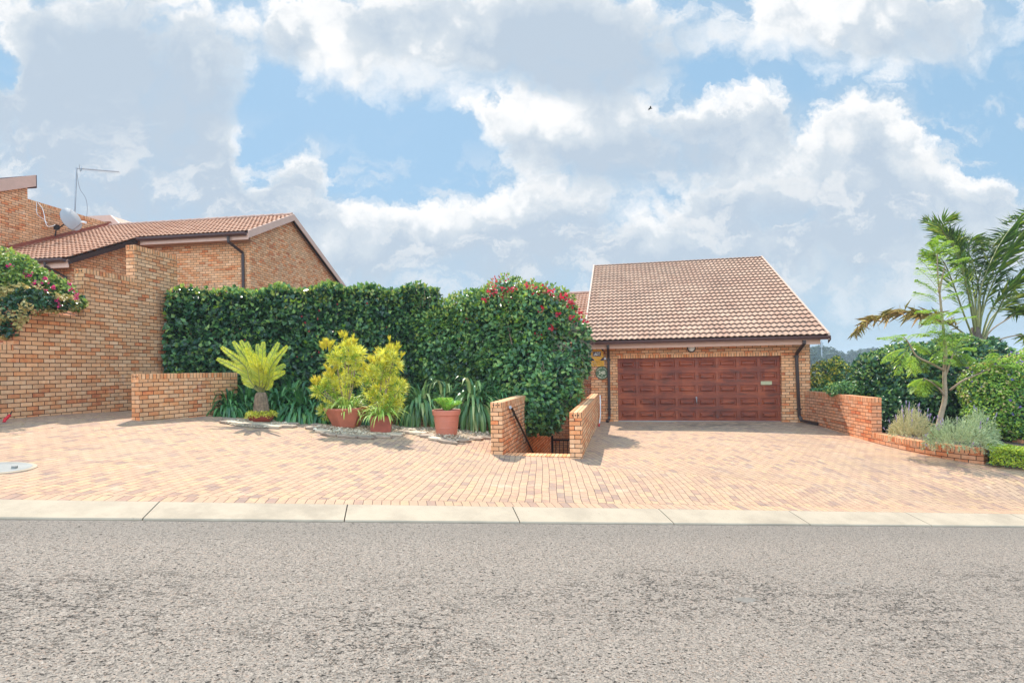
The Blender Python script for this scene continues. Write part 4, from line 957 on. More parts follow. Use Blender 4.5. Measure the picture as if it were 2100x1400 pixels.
# pebble beds (raised a little) with edging slabs
def bed(name, front, back, label):
    ring = [ground_pt(*q) for q in front] + [ground_pt(*q) for q in back[::-1]]
    ctr = sum(ring) / len(ring); V = [ctr + UP * .035] + [q + UP * .012 for q in ring]; n = len(ring)
    base = meshobj(name, V, [(0, 1 + i, 1 + (i + 1) % n) for i in range(n)], bed_m, origin=ctr); tag(base, kind='stuff'); base['label'] = label; base['category'] = 'gravel'
    # loose pebbles over it
    ic = np.array([(0, 0, 1), (.894, 0, .447), (.276, .851, .447), (-.724, .526, .447), (-.724, -.526, .447), (.276, -.851, .447), (.724, .526, -.3), (-.276, .851, -.3), (-.894, 0, -.3), (-.276, -.851, -.3), (.724, -.526, -.3)])
    fc = np.array([(0, 1, 2), (0, 2, 3), (0, 3, 4), (0, 4, 5), (0, 5, 1), (1, 6, 2), (2, 7, 3), (3, 8, 4), (4, 9, 5), (5, 10, 1), (6, 7, 2), (7, 8, 3), (8, 9, 4), (9, 10, 5), (10, 6, 1)])
    Vs = []; Fs = []; b = 0; R = np.array([q[:2] for q in ring])
    lo, hi = R.min(0), R.max(0); cnt = 0; tries = 0
    while cnt < 900 and tries < 9000:
        tries += 1; q = lo + (hi - lo) * rng.random(2); ins = False; j = len(R) - 1
        for i in range(len(R)):
            if (R[i, 1] > q[1]) != (R[j, 1] > q[1]) and q[0] < (R[j, 0] - R[i, 0]) * (q[1] - R[i, 1]) / (R[j, 1] - R[i, 1]) + R[i, 0]: ins = not ins
            j = i
        if not ins: continue
        sz = .012 + .016 * rng.random() ** 2 + (.025 if rng.random() < .03 else 0); sc_ = sz * np.array([1 + .5 * rng.random(), 1, .6]); an_ = rng.random() * 6.3; ca, sa = cos(an_), sin(an_)
        v = ic * sc_ * (1 + .15 * rng.normal(size=(11, 1))); v = np.c_[v[:, 0] * ca - v[:, 1] * sa, v[:, 0] * sa + v[:, 1] * ca, v[:, 2]]
        Vs.append(v + np.array([q[0], q[1], G(*q) + .03])); Fs.append(fc + b); b += 11; cnt += 1
    pb_ = meshobj('pebbles', np.concatenate(Vs), np.concatenate(Fs), peb_m, origin=ctr); tag(pb_, kind='stuff'); pb_['label'] = 'loose pebbles ' + label.split(' ', 1)[1]; pb_['category'] = 'pebbles'
m_, tt = newmat('pebble'); r_ = tt.island(); finish(tt, tt.ramp(r_, [(0, (.20, .13, .085)), (.35, (.42, .30, .19)), (.7, (.60, .46, .30)), (1, (.74, .62, .46))]), .8, spec=.25); peb_m = m_
bed('gravel_bed', [(455, 867), (480, 873), (525, 878), (570, 878), (600, 873)], [(470, 861), (600, 863)], 'pebble bed around the bowl with the large cycad')
bed('gravel_bed', [(635, 880), (665, 889), (710, 894), (770, 896), (830, 893)], [(650, 873), (760, 876), (830, 878)], 'pebble bed under the two yellow potted shrubs')
bed('gravel_bed', [(840, 890), (868, 897), (900, 905), (940, 906), (990, 902), (1002, 897)], [(830, 880), (920, 878), (1000, 886)], 'pebble bed around the large orange pot')
def slab(px, py, wpx, hdeep, rot, mat, zoff=0.0, label=None):
    p = ground_pt(px, py); k = p[1] / F; hw = wpx * k * .5; ca, sa = cos(rot), sin(rot); hd = hdeep * .5
    base = [(-hw, -hd), (-hw * .3, -hd * 1.15), (hw * .5, -hd * .9), (hw, -hd * .75), (hw * 1.05, hd * .6), (hw * .4, hd), (-hw * .5, hd * 1.1), (-hw * 1.05, hd * .6)]
    base = [(x * (1 + .12 * rng.normal()), y * (1 + .15 * rng.normal())) for x, y in base]
    V = [p + U * (x * ca - y * sa) + Nn * (x * sa + y * ca) for x, y in base]
    for v in V: v[2] = G(v[0], v[1]) + .006 + zoff
    mb = MB(); mb.prism(V, UP * .045); o = mb.build('edging_slab', mat, None, origin=p)
    bevel(o, .005, 1); return o
SLABS = [(463, 868, 20, 'slate'), (478, 869, 24, 'pale'), (502, 872, 34, 'pale'), (523, 875, 38, 'slate'), (556, 877, 42, 'pale'), (588, 876, 36, 'slate'), (602, 872, 20, 'slate'), (588, 866, 26, 'slate'),
         (470, 862, 26, 'slate'), (640, 880, 24, 'slate'), (662, 886, 26, 'pale'), (676, 893, 32, 'slate'), (715, 897, 36, 'slate'), (750, 899, 30, 'slate'), (785, 897, 36, 'slate'), (812, 893, 34, 'pale'),
         (652, 874, 24, 'slate'), (832, 888, 24, 'slate'), (858, 890, 32, 'pale'), (878, 896, 26, 'slate'), (893, 902, 26, 'pale'), (920, 907, 40, 'slate'), (950, 905, 28, 'slate'), (974, 901, 26, 'slate'), (996, 899, 30, 'slate'), (840, 883, 20, 'pale')]
nxt = {0: 'front of the cycad bowl', 1: 'front of the yellow potted shrubs', 2: 'front of the large orange pot'}
ordn = ['first', 'second', 'third', 'fourth', 'fifth', 'sixth', 'seventh', 'eighth', 'ninth', 'tenth']
groups_ = {0: [], 1: [], 2: []}
for (px, py, wp, kd_) in SLABS:
    o = slab(px, py, wp, .20, rng.normal() * .12, slate_m if kd_ == 'slate' else slate_p); g_ = 0 if px < 620 else (1 if px < 826 else 2); groups_[g_].append((px, o, kd_))
for g_, ls_ in groups_.items():
    ls_.sort(key=lambda q: q[0])
    for k, (px, o, kd_) in enumerate(ls_):
        tag(o, f"{'dark' if kd_ == 'slate' else 'pale'} flat edging slab, {ordn[k]} from the left at the {nxt[g_]}", 'edging stone', 'edging slabs around the pebble beds')

# cycad in a bowl
cb = place(531, 868); cb = cb + np.array([0, .12, 0])
bowl = thing('plant_bowl', tuple(cb), 'shallow glazed terracotta bowl with yellow sedum and a cycad', 'plant pot')
mb = MB(); mb.lathe(cb + UP * .0, [(.20, .02), (.235, .05), (.275, .12), (.285, .17), (.275, .185), (.25, .18), (.24, .14)], 40); mb.build('bowl', terra_g, bowl, smooth=True)
mb = MB(); mb.lathe(cb, [(.24, .10), (.24, .155)], 30); mb.build('soil', soil_m, bowl)
n = 1500; a = rng.random(n) * 2 * pi; r = .33 * np.sqrt(.12 + .88 * rng.random(n)); sp = cb + np.stack([r * np.cos(a), r * np.sin(a), .17 + .09 * rng.random(n) - np.clip(r - .26, 0, 1) * .9], 1)
V, Fc = leafmesh(sp, rand_unit(n) + UP * .6, rand_unit(n) + UP, .030 + .02 * rng.random(n), .03, .1); meshobj('sedum', V, Fc, leaf_sedum, bowl)
cyc = thing('cycad', tuple(cb + UP * .17), 'large yellow green cycad with stout trunk and upright fronds', 'cycad')
tb = cb + UP * .15
mb = MB()
def cycshape(a): return 1 + .06 * sin(9 * a) + .04 * sin(17 * a + 1)
mb.lathe(tb, [(.165, 0), (.17, .08), (.155, .22), (.14, .36), (.125, .46), (.10, .52), (.05, .54)], 40, shape=cycshape); mb.build('trunk', cycbark, cyc)
kc = tb + UP * .50
FR = [(446, 736, -.1, .10), (455, 712, -.15, .05), (479, 701, .15, .0), (494, 699, .3, .02), (506, 702, .35, 0), (506, 714, -.3, 0), (528, 706, .45, 0), (540, 702, .1, 0), (548, 735, -.45, .0), (571, 703, .2, .02), (589, 710, -.1, .05), (583, 748, .35, .10), (584, 763, -.25, .12), (560, 722, .4, 0), (524, 726, -.5, 0)]
for k, (px, py, dy, dr_) in enumerate(FR):
    tip = P(px, py, kc[1] + dy); b = kc + unit(tip - kc) * .03; mid = (b * .5 + tip * .5) + UP * (.05 + dr_ * .35) + (tip - b) * np.array([-.10, -.1, .02])
    (V, Fc), rb = frond([b, b * .72 + tip * .28 + UP * .02, mid, tip], 90, .15, .024, .72, .17, .10, .03, side=np.array([0.02, -1, .25]) if True else None, jit=.05, rach=.012)
    rc_ = rb.build('frond', rach_m, cyc); meshobj('leaflets', V, Fc, leaf_cycad, rc_)

def needles(blobs, n, ln, wd, up, mat, name, parent, lo=.15, tips=None):
    p, nr = shell(blobs, n, lo, 1.0, .22, 3, 3.5); m = len(p)
    ax = unit(nr * .8 + UP * up + rand_unit(m) * .35); V, Fc = leafmesh(p, ax, rand_unit(m), ln * (.6 + .7 * rng.random(m)), wd, .1, .12)
    return meshobj(name, V, Fc, mat, parent)
def rosettes(cs, outs, per, ln, wd, up, spread, mat, name, parent, nrnd=.5):
    m = len(cs); c = np.repeat(cs, per, 0); o = np.repeat(outs, per, 0); k = len(c)
    ax = unit(o * .55 + UP * up + rand_unit(k) * spread); c = c + ax * ln * .12
    V, Fc = leafmesh(c, ax, unit(np.cross(ax, np.cross(UP, ax)) + rand_unit(k) * nrnd), ln * (.6 + .6 * rng.random(k)), wd * (.7 + .5 * rng.random(k)), .15, .1)
    return meshobj(name, V, Fc, mat, parent)
def straps(c, n, L, wd, droop, mat, name, parent, el=(25, 80), rad=.05):
    parts = []
    for k in range(n):
        a = rng.random() * 2 * pi; e = radians(el[0] + (el[1] - el[0]) * rng.random()); dv = np.array([cos(a) * cos(e), sin(a) * cos(e), sin(e)])
        parts.append(strap(np.array(c) + np.array([cos(a), sin(a), 0]) * rad * rng.random(), dv, L * (.65 + .5 * rng.random()), wd * (.8 + .4 * rng.random()), droop * (.7 + .6 * rng.random())))
    V, Fc = join(parts); return meshobj(name, V, Fc, mat, parent)
# two yellow shrubs
def frustum_pot(c, prof, mat, name, parent, nside=4, rot=0.0, bev=.02):
    mb = MB(); V = []
    for (r, h) in prof: V += [c + np.array([r * cos(2 * pi * k / nside + rot), r * sin(2 * pi * k / nside + rot), h]) for k in range(nside)]
    m = len(prof); Fc = [(i * nside + k, i * nside + (k + 1) % nside, (i + 1) * nside + (k + 1) % nside, (i + 1) * nside + k) for i in range(m - 1) for k in range(nside)]
    Fc += [tuple(range(nside - 1, -1, -1)), tuple(range((m - 1) * nside, m * nside))]; mb.add(V, Fc); return bevel(mb.build(name, mat, parent), bev, 3)
p1 = place(704, 879) + np.array([0, .25, 0])
pt1 = thing('plant_pot', tuple(p1), 'wide angular terracotta pot with a bushy yellow shrub, left of the square pot', 'plant pot', 'potted plants')
frustum_pot(p1, [(.27, 0), (.30, .03), (.45, .34), (.50, .42), (.505, .46), (.47, .46), (.44, .40)], terra_m, 'pot', pt1, 6, .35)
mb = MB(); mb.lathe(p1, [(.40, .36), (.40, .41)], 24); mb.build('soil', soil_m, pt1)
p2 = place(777, 889) + np.array([0, .22, 0])
pt2 = thing('plant_pot', tuple(p2), 'square dark terracotta pot with an upright yellow shrub, second from the left', 'plant pot', 'potted plants')
frustum_pot(p2, [(.285, 0), (.31, .02), (.33, .36), (.335, .385), (.30, .385), (.29, .33)], terra_d, 'pot', pt2, 4, pi / 4 + .18, .035)
mb = MB(); mb.lathe(p2, [(.20, .30), (.20, .35)], 24); mb.build('soil', soil_m, pt2)
y1 = p1[1]; y2 = p2[1]
def goldbush(name, c, Yc, blobs, tipb, label, n, extra):
    root = thing(name, tuple(c), label, 'shrub', 'yellow shrubs in pots')
    mb = MB()
    for (px, py, r_, _) in blobs:
        e = P(px, py, Yc); mid = (c + e) / 2 + np.array([rng.normal() * .03, 0, -.05]); mb.tube(curve_pts([c, mid, e], 8), .014, 6)
    mb.build('stem', bark_pale, root)
    bl3 = [pb(px, py, Yc, rx * .70, ry * .76) for (px, py, rx, ry) in blobs]
    cs, outs = shell(bl3, n // 22, .35, 1.0, .2, 3, 3.0); rosettes(cs, outs, 26, .17, .017, .45, .75, leaf_gold, 'foliage', root)
    cs, outs = shell(bl3, n // 50, .2, .8, .2, 4, 3.0); rosettes(cs, outs, 22, .15, .018, .3, .9, leaf_jac, 'inner_foliage', root)
    bl4 = [pb(px, py, Yc, rx, ry) for (px, py, rx, ry) in tipb]; cs, outs = shell(bl4, n // 50, .0, 1.0, .1, 5, 3.0); rosettes(cs, outs, 30, .17, .018, 1.5, .42, leaf_orange, 'tips', root)
    straps(c + UP * .02, extra * 2, .52, .036, 3.4, leaf_spider, 'spider_leaves', root, (15, 75), .22)
    return root
goldbush('yellow_shrub', p1 + UP * .42, y1, [(708, 742, 34, 34), (722, 760, 26, 34), (690, 735, 22, 26), (715, 715, 18, 18), (730, 735, 18, 26), (680, 790, 26, 26), (664, 800, 20, 18), (668, 842, 14, 22), (700, 800, 24, 30), (655, 800, 16, 14)],
         [(704, 700, 12, 12), (671, 718, 10, 16), (681, 770, 9, 20), (650, 790, 8, 9), (722, 708, 12, 10)], 'tall yellow needle leaved shrub in the angular terracotta pot', 2300, 70)
goldbush('yellow_shrub', p2 + UP * .36, y2, [(785, 760, 36, 30), (765, 775, 28, 26), (805, 745, 20, 36), (790, 730, 22, 22), (780, 810, 28, 34), (815, 800, 18, 36), (760, 800, 16, 24), (800, 830, 20, 26)],
         [(802, 722, 14, 18), (775, 748, 22, 16), (752, 765, 12, 12), (815, 735, 9, 16), (785, 735, 14, 14)], 'dense golden needle leaved shrub in the square pot', 2300, 60)
# big round pot
p3 = place(913, 894) + np.array([0, .28, 0])
pt3 = thing('plant_pot', tuple(p3), 'large round orange plastic pot with banded sides, rightmost of the pots', 'plant pot', 'potted plants')
mb = MB(); mb.lathe(p3, [(.225, 0), (.235, .02), (.255, .16), (.262, .165), (.258, .18), (.272, .30), (.280, .31), (.276, .325), (.288, .44), (.312, .45), (.325, .55), (.318, .565), (.298, .56), (.285, .48)], 48); mb.build('pot', plast_m, pt3, smooth=False)
mb = MB(); mb.lathe(p3, [(.28, .44), (.28, .49)], 30); mb.build('soil', soil_m, pt3)
cy2 = thing('young_cycad', tuple(p3 + UP * .49), 'small bright green cycad in the large orange pot', 'cycad')
for k in range(14):
    a = k * 2.399 + .4; e = radians(32 + 30 * ((k * 7) % 5) / 5); dv = np.array([cos(a) * cos(e), sin(a) * cos(e), sin(e)]); b = p3 + UP * .48; L = .42
    (V, Fc), rb = frond([b, b + dv * L * .5 + UP * .02, b + dv * L], 18, .15, .03, .6, .10, .35, .05, jit=.05, rach=.008); r_ = rb.build('frond', rach_m, cy2); meshobj('leaflets', V, Fc, leaf_cyc2, r_)

# strap leaved clumps: one built, the others copied
def clump_root(label, mat):
    r = thing('strap_leaf_plant', (0, 0, 0), label, 'strap-leaf plant', 'strap leaf plants at the foot of the hedge')
    straps((0, 0, 0), 330, 1.15, .080, 3.3, mat, 'leaves', r, (30, 90), .28); return r
def copy_tree(o, parent=None):
    c = o.copy(); sc.collection.objects.link(c); c.parent = parent
    for ch in list(o.children): copy_tree(ch, c)
    return c
SP = [(470, 858, 12.75, .80, 0, 'dark strap leaf clump at the end of the low brick wall'), (508, 840, 13.2, 1.0, 0, 'dark strap leaf clump left behind the cycad trunk'), (572, 858, 12.95, 1.0, 0, 'dark strap leaf clump right behind the cycad trunk'), (618, 865, 12.95, 1.05, 0, 'dark strap leaf clump between the cycad and the yellow shrubs'),
      (662, 866, 13.1, 1.05, 0, 'dark strap leaf clump behind the angular pot'), (598, 840, 13.5, 1.2, 0, 'dark strap leaf clump highest against the hedge beyond the cycad'), (742, 850, 13.5, 1.1, 0, 'dark strap leaf clump between the two yellow shrubs'),
      (862, 842, 13.8, 1.08, 1, 'light tipped strap leaf clump right of the square pot'), (972, 842, 13.8, 1.15, 1, 'light tipped strap leaf clump beside the left stair wall'), (915, 838, 14.1, 1.05, 1, 'light tipped strap leaf clump behind the large orange pot'), (1022, 838, 13.9, .8, 0, 'dark strap leaf clump rising over the left stair wall')]
protos = {}
for (px, py, Y, s_, kd_, lb) in SP:
    if kd_ not in protos: protos[kd_] = clump_root(lb, leaf_strap2 if kd_ else leaf_strap); r = protos[kd_]
    else: r = copy_tree(protos[kd_])
    r['label'] = lb; p = P(px, py, Y); p[2] = G(p[0], p[1]) - .02 if px < 800 else -1.12
    r.location = Vector(p); r.scale = (s_ * .82, s_ * .82, s_ * .92); r.rotation_euler = (0, 0, rng.random() * 6.3)

# ================================================================= hedges
def add_leaves(name, parts, mat, parent): V, Fc = join(parts) if isinstance(parts, list) else parts; return meshobj(name, V, Fc, mat, parent)
H0 = P(338, 700, 13.65); H1 = P(905, 700, 15.8); H0[2] = H1[2] = 0; hd_ = unit(H1 - H0); hn = np.array([-hd_[1], hd_[0], 0]); HL = np.linalg.norm(H1 - H0)
hedge = thing('long_hedge', (H0[0], H0[1], -1.1), 'long clipped dark green leafy hedge between the stepped wall and the flowering bush', 'hedge')
def hedge_pts(n, lo=.0, hi=.55, zmin=-.75):
    s = rng.random(n) * HL; hh = 1.90 + .20 * np.clip(s / 2.2, 0, 1) ** .7 + .033 * s - .55 * np.clip((s - 6.0) / 2.2, 0, 1) ** 1.5 + .05 * np.sin(s * 2.1) + .04 * np.sin(s * 5.3); per = rng.random(n)
    wdt = 1.25; r0 = .38; Hf = hh - zmin
    tot = Hf + wdt + .0; q = per * tot; front = q < Hf
    z = np.where(front, zmin + q, hh); y = np.where(front, 0, q - Hf)
    nr = np.where(front[:, None], -hn[None], UP[None]); 
    # rounded front-top edge
    k = np.clip((z - (hh - r0)) / r0, 0, 1); y = np.where(front, y + r0 * (1 - np.sqrt(np.clip(1 - k ** 2, 0, 1))), y); nr = np.where(front[:, None], unit(-hn[None] * (1 - k[:, None] * .8) + UP[None] * k[:, None]), nr)
    z = np.where(~front & (y < r0), hh - .0, z)
    y = y + np.where(front, .14 * np.clip((-.2 - z) / .6, 0, 1.2), 0)
    p = H0[None] + hd_[None] * s[:, None] + hn[None] * y[:, None] + UP[None] * z[:, None]
    p = p - nr * (lo + (hi - lo) * rng.random(n)[:, None] ** 1.3) + nr * (.17 * lumps(p, 1.6, 5) + .10 * lumps(p, 4.5, 6))[:, None]
    return p, nr, hh
p, nr, hh = hedge_pts(21000); k = (p[:, 2] > -.45) | (rng.random(len(p)) < np.clip((p[:, 2] + 1.1) / .9, 0, 1)); p = p[k]; nr = nr[k]
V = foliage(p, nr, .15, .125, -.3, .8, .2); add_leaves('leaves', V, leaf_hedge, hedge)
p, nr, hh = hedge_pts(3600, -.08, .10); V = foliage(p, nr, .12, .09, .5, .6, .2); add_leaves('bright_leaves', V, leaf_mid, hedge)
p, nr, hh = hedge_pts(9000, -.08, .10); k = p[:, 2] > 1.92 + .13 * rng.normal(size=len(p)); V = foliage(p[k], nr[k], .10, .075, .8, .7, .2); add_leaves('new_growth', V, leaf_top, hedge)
p, nr, hh = hedge_pts(170, -.10, .02); rosettes(p, nr, 8, .12, .075, .35, .55, leaf_mid, 'shoot_tips', hedge)
p, nr, hh = hedge_pts(60, -.12, .0); rosettes(p, nr, 8, .11, .06, .5, .5, leaf_jac, 'light_shoot_tips', hedge)
# back and inner leaves so the crown is deep
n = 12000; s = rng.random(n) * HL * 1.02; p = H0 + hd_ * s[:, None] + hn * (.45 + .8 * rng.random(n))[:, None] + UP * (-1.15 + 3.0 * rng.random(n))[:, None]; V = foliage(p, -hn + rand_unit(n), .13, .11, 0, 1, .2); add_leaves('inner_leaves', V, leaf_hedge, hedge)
mb = MB()
for k in range(26):
    b = H0 + hd_ * (HL * (k + .5) / 26 + rng.normal() * .08) + hn * (.45 + .3 * rng.random()); b[2] = -1.25; e = b + np.array([rng.normal() * .3, rng.normal() * .2, 2.2]); mb.tube(curve_pts([b, (b + e) / 2 + np.array([rng.normal() * .15, 0, 0]), e], 6), [.03, .028, .025, .02, .018, .012, .008], 6)
mb.build('stems', bark_m, hedge)
mb = MB()
for k in range(40):
    s = HL * rng.random(); b = H0 + hd_ * s + hn * (.2 + .6 * rng.random()) + UP * 2.2; e = b + np.array([rng.normal() * .08, rng.normal() * .05, .08 + .16 * rng.random()]); mb.tube([b, e], .005, 4)
mb.build('shoots', twig_m, hedge)
p, nr, hh = hedge_pts(60, -.12, -.04); V = foliage(p[:40], nr[:40], .055, .05, .8, .6, .2); add_leaves('flowers', V, fl_red, hedge)

bb_ = [pb(960, 712, 15.9, 74, 88, .85), pb(1045, 680, 15.5, 92, 94, .95), pb(1100, 675, 15.2, 82, 80, .95), pb(1000, 650, 15.7, 80, 50, .8), pb(1152, 715, 15.0, 58, 76, .7), pb(1090, 770, 14.6, 74, 80, .75), pb(905, 720, 15.9, 50, 80, .7), pb(960, 780, 15.8, 90, 60, .5), pb(1040, 790, 15.4, 60, 60, .5), pb(875, 668, 15.9, 34, 30, .5), pb(1090, 630, 15.3, 40, 34, .5), pb(1190, 740, 14.9, 20, 40, .3), pb(1020, 740, 15.0, 36, 40, .45)]
low = [pb(1105, 830, 13.5, 44, 58, .45), pb(1085, 850, 13.3, 26, 40, .35), pb(1125, 855, 13.4, 26, 32, .3), pb(1150, 790, 14.0, 32, 60, .4)]
bush = thing('flowering_hedge', tuple(P(1060, 860, 14.5)), 'big rounded hedge with red flowers overhanging the brick steps', 'hedge')
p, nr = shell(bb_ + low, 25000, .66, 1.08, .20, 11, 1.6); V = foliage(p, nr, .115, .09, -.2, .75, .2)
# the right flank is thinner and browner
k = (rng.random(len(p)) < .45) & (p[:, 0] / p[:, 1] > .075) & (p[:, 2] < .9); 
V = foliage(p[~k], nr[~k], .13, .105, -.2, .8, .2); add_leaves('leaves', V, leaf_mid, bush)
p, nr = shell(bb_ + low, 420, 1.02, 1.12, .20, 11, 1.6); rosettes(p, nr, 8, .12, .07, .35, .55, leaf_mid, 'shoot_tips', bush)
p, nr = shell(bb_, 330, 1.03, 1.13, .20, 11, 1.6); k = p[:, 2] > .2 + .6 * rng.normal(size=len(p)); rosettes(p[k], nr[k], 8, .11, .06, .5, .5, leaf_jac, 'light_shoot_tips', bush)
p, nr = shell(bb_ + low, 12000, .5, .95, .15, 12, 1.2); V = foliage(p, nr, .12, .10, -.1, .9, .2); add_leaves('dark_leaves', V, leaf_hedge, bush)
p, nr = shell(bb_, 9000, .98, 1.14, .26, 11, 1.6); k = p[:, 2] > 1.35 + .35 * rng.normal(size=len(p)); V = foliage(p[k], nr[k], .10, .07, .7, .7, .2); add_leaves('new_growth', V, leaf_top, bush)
p, nr = shell(bb_, 6500, 1.04, 1.16, .26, 11, 1.6); sp_ = lumps(p, 2.5, 33); k = (p[:, 2] > 1.3) & (sp_ > .22) & (p[:, 0] > P(1000, 600, 15.5)[0]) | ((p[:, 2] > .6) & (sp_ > .75)); V = foliage(p[k], nr[k], .075, .07, .6, .8, .2)
fc_ = [(1115, 594), (1122, 598), (1078, 586), (1150, 611), (1158, 606), (1170, 627), (1176, 620), (1190, 640), (1015, 594), (1048, 592), (1005, 600), (1112, 636), (1145, 644), (1170, 652), (1105, 690), (1133, 673), (995, 618), (1198, 655), (1130, 600), (1092, 590), (1163, 616), (1100, 604)]
fV = [V]
for (px, py) in fc_:
    c = P(px, py, 14.25 if py > 630 else 14.6); pp = c + rng.normal(size=(9, 3)) * np.array([.06, .05, .05]); fV.append(leafmesh(pp, rand_unit(9) + UP * .4, rand_unit(9) + np.array([0, -1, .4]), .085, .08, .1))
add_leaves('flowers', fV, fl_red, bush)
p, nr = shell([pb(1165, 740, 14.8, 48, 80, .6), pb(1125, 810, 14.1, 40, 60, .5)], 520, .8, 1.12, .1, 4); mb = MB()
for i in range(len(p)):
    dv = unit(np.cross(nr[i], rand_unit(1)[0]) + nr[i] * .25); L = .12 + .28 * rng.random(); mb.tube([p[i], p[i] + dv * L * .5 + nr[i] * .04 - UP * .01, p[i] + dv * L - UP * .05], .0045, 3, False)
for k in range(10):
    b = P(1060 + 12 * k, 860, 14.2 + .1 * (k % 4)); e = P(1040 + 16 * k, 660, 14.6); mb.tube(curve_pts([b, (b + e) / 2 + np.array([rng.normal() * .15, .1, 0]), e], 8), .022, 6)
mb.build('branches', twig_m, bush)
p, nr = shell([pb(1178, 800, 14.6, 18, 50, .3)], 500, .5, 1.05, .15, 12); V = foliage(p, nr, .09, .06, .1, .8); add_leaves('side_shoots', V, leaf_top, bush)
mb = MB(); q = [(862, 606), (868, 596), (880, 602), (850, 600), (1040, 592), (1013, 598), (1146, 600)]
for (px, py) in q:
    b = P(px, 630, 15.6); e = P(px + 3, py, 15.6); mb.tube([b, e], .006, 4)
mb.build('shoots', twig_m, bush)
cs = np.array([P(x, y, 15.6) for x, y in q for _ in range(5)]) - UP * (.07 * np.tile(np.arange(5), len(q)))[:, None]; rosettes(cs, np.tile(-Nn, (len(cs), 1)), 5, .085, .05, .5, .8, leaf_mid, 'shoot_leaves', bush)

# bougainvillea on the left wall
bg_ = thing('bougainvillea', tuple(P(40, 690, 10.6)), 'sprawling bougainvillea with magenta flowers on the left boundary wall', 'shrub')
B1 = [pb(20, 575, 10.9, 50, 45, .45), pb(60, 590, 10.9, 48, 34, .4), pb(105, 600, 11.1, 40, 26, .35), pb(145, 620, 11.3, 26, 16, .25), pb(-30, 560, 10.9, 60, 50, .5)]
B2 = [pb(60, 615, 10.5, 55, 26, .3), pb(20, 640, 10.35, 34, 38, .3), pb(110, 622, 10.8, 50, 16, .25), pb(15, 672, 10.2, 22, 22, .2), pb(-20, 650, 10.3, 40, 40, .3)]
p, nr = shell(B1, 6500, .6, 1.05, .2, 21, 1.5); V = foliage(p, nr, .075, .06, .1, .8); add_leaves('leaves', V, leaf_boug, bg_)
p, nr = shell(B1, 1800, 1.0, 1.12, .2, 21, 1.5); V = foliage(p, nr, .07, .055, .4, .8); add_leaves('new_growth', V, leaf_top, bg_)
p, nr = shell(B2 + B1, 3200, .3, .85, .2, 22, 1.5); V = foliage(p, nr, .08, .07, -.1, .8); add_leaves('dark_leaves', V, leaf_hedge, bg_)
p, nr = shell(B2, 3600, .85, 1.08, .25, 23, 1.5); k = lumps(p, 4.5, 41) > .18; V = foliage(p[k], nr[k], .075, .06, -.1, .8); add_leaves('pale_leaves', V, leaf_pale, bg_)
p, nr = shell(B1 + B2, 900, 1.0, 1.12, .2, 24, 1.5); k = lumps(p, 5, 43) > .62; V = [foliage(p[k], nr[k], .06, .055, .3, .8)]
for (px, py) in [(20, 548), (48, 560), (72, 584), (142, 584), (146, 594), (160, 606), (120, 627), (5, 640), (30, 682), (158, 612), (110, 590), (95, 575), (24, 665), (118, 618), (10, 600), (88, 596), (60, 566)]:
    c = P(px, py, 10.25 if py > 635 else 10.55); pp = c + rng.normal(size=(9, 3)) * .022; V.append(leafmesh(pp, rand_unit(9) + UP * .4, rand_unit(9) + np.array([0, -1, .4]), .05, .045, .1))
V = V; add_leaves('flowers', V, fl_mag, bg_)
mb = MB()
for k in range(14):
    b = P(20, 640, 11); e = P(-10 + 13 * k, 560 + 6 * k + rng.normal() * 12, 10.9); mb.tube(curve_pts([b, (b + e) / 2 + UP * .1, e], 8), .009, 5)
mb.build('branches', twig_m, bg_)

# ================================================================= right-hand garden
def shrub(name, base, label, cat, layers, stems=None, group=None):
    r = thing(name, tuple(base), label, cat, group)
    for (nm, blobs, n, lo, hi, lump, ln, wd, upd, spr, mat, seed) in layers:
        p, nr = shell(blobs, n, lo, hi, lump, seed, 1.6); V = foliage(p, nr, ln, wd, upd, spr); add_leaves(nm, V, mat, r)
    if stems:
        mb = MB()
        for (a, b, rr) in stems: mb.tube(curve_pts([a, (a + b) / 2 + np.array([rng.normal() * .08, rng.normal() * .08, 0]), b], 8), [rr * (1 - .07 * i) for i in range(9)], 6)
        mb.build('stems', bark_m, r)
    return r
gls = [pb(1822, 790, 14.6, 66, 62, .8), pb(1862, 755, 14.9, 62, 46, .9), pb(1858, 850, 13.5, 56, 50, .5), pb(1920, 800, 13.9, 80, 85, .9), pb(1960, 740, 15.2, 60, 50, .8), pb(1758, 800, 15.3, 44, 20, .5), pb(1990, 840, 13.4, 60, 60, .7)]
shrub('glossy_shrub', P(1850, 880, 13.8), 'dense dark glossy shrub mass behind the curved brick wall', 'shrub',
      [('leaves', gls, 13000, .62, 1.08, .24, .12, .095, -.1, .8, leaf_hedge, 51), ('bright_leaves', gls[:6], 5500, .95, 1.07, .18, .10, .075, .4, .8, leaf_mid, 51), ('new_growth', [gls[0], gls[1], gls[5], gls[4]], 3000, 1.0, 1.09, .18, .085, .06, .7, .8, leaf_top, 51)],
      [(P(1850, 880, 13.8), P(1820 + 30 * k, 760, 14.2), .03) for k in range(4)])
yb = [pb(1700, 770, 17.5, 38, 30, .6), pb(1735, 775, 17.8, 34, 22, .5), pb(1715, 745, 17.6, 12, 14, .2), pb(1680, 790, 17.2, 22, 18, .4)]
shrub('yellow_flowering_shrub', P(1705, 810, 17.4), 'open yellow flowering shrub just right of the garage', 'shrub',
      [('leaves', yb, 1500, .3, 1.08, .25, .10, .06, .3, .9, leaf_mid, 52), ('blossom', yb, 1500, .8, 1.1, .25, .08, .07, .5, .9, leaf_yel, 52)],
      [(P(1705, 812, 17.4), P(1680 + 18 * k, 740 + 8 * (k % 2), 17.5), .03) for k in range(4)])
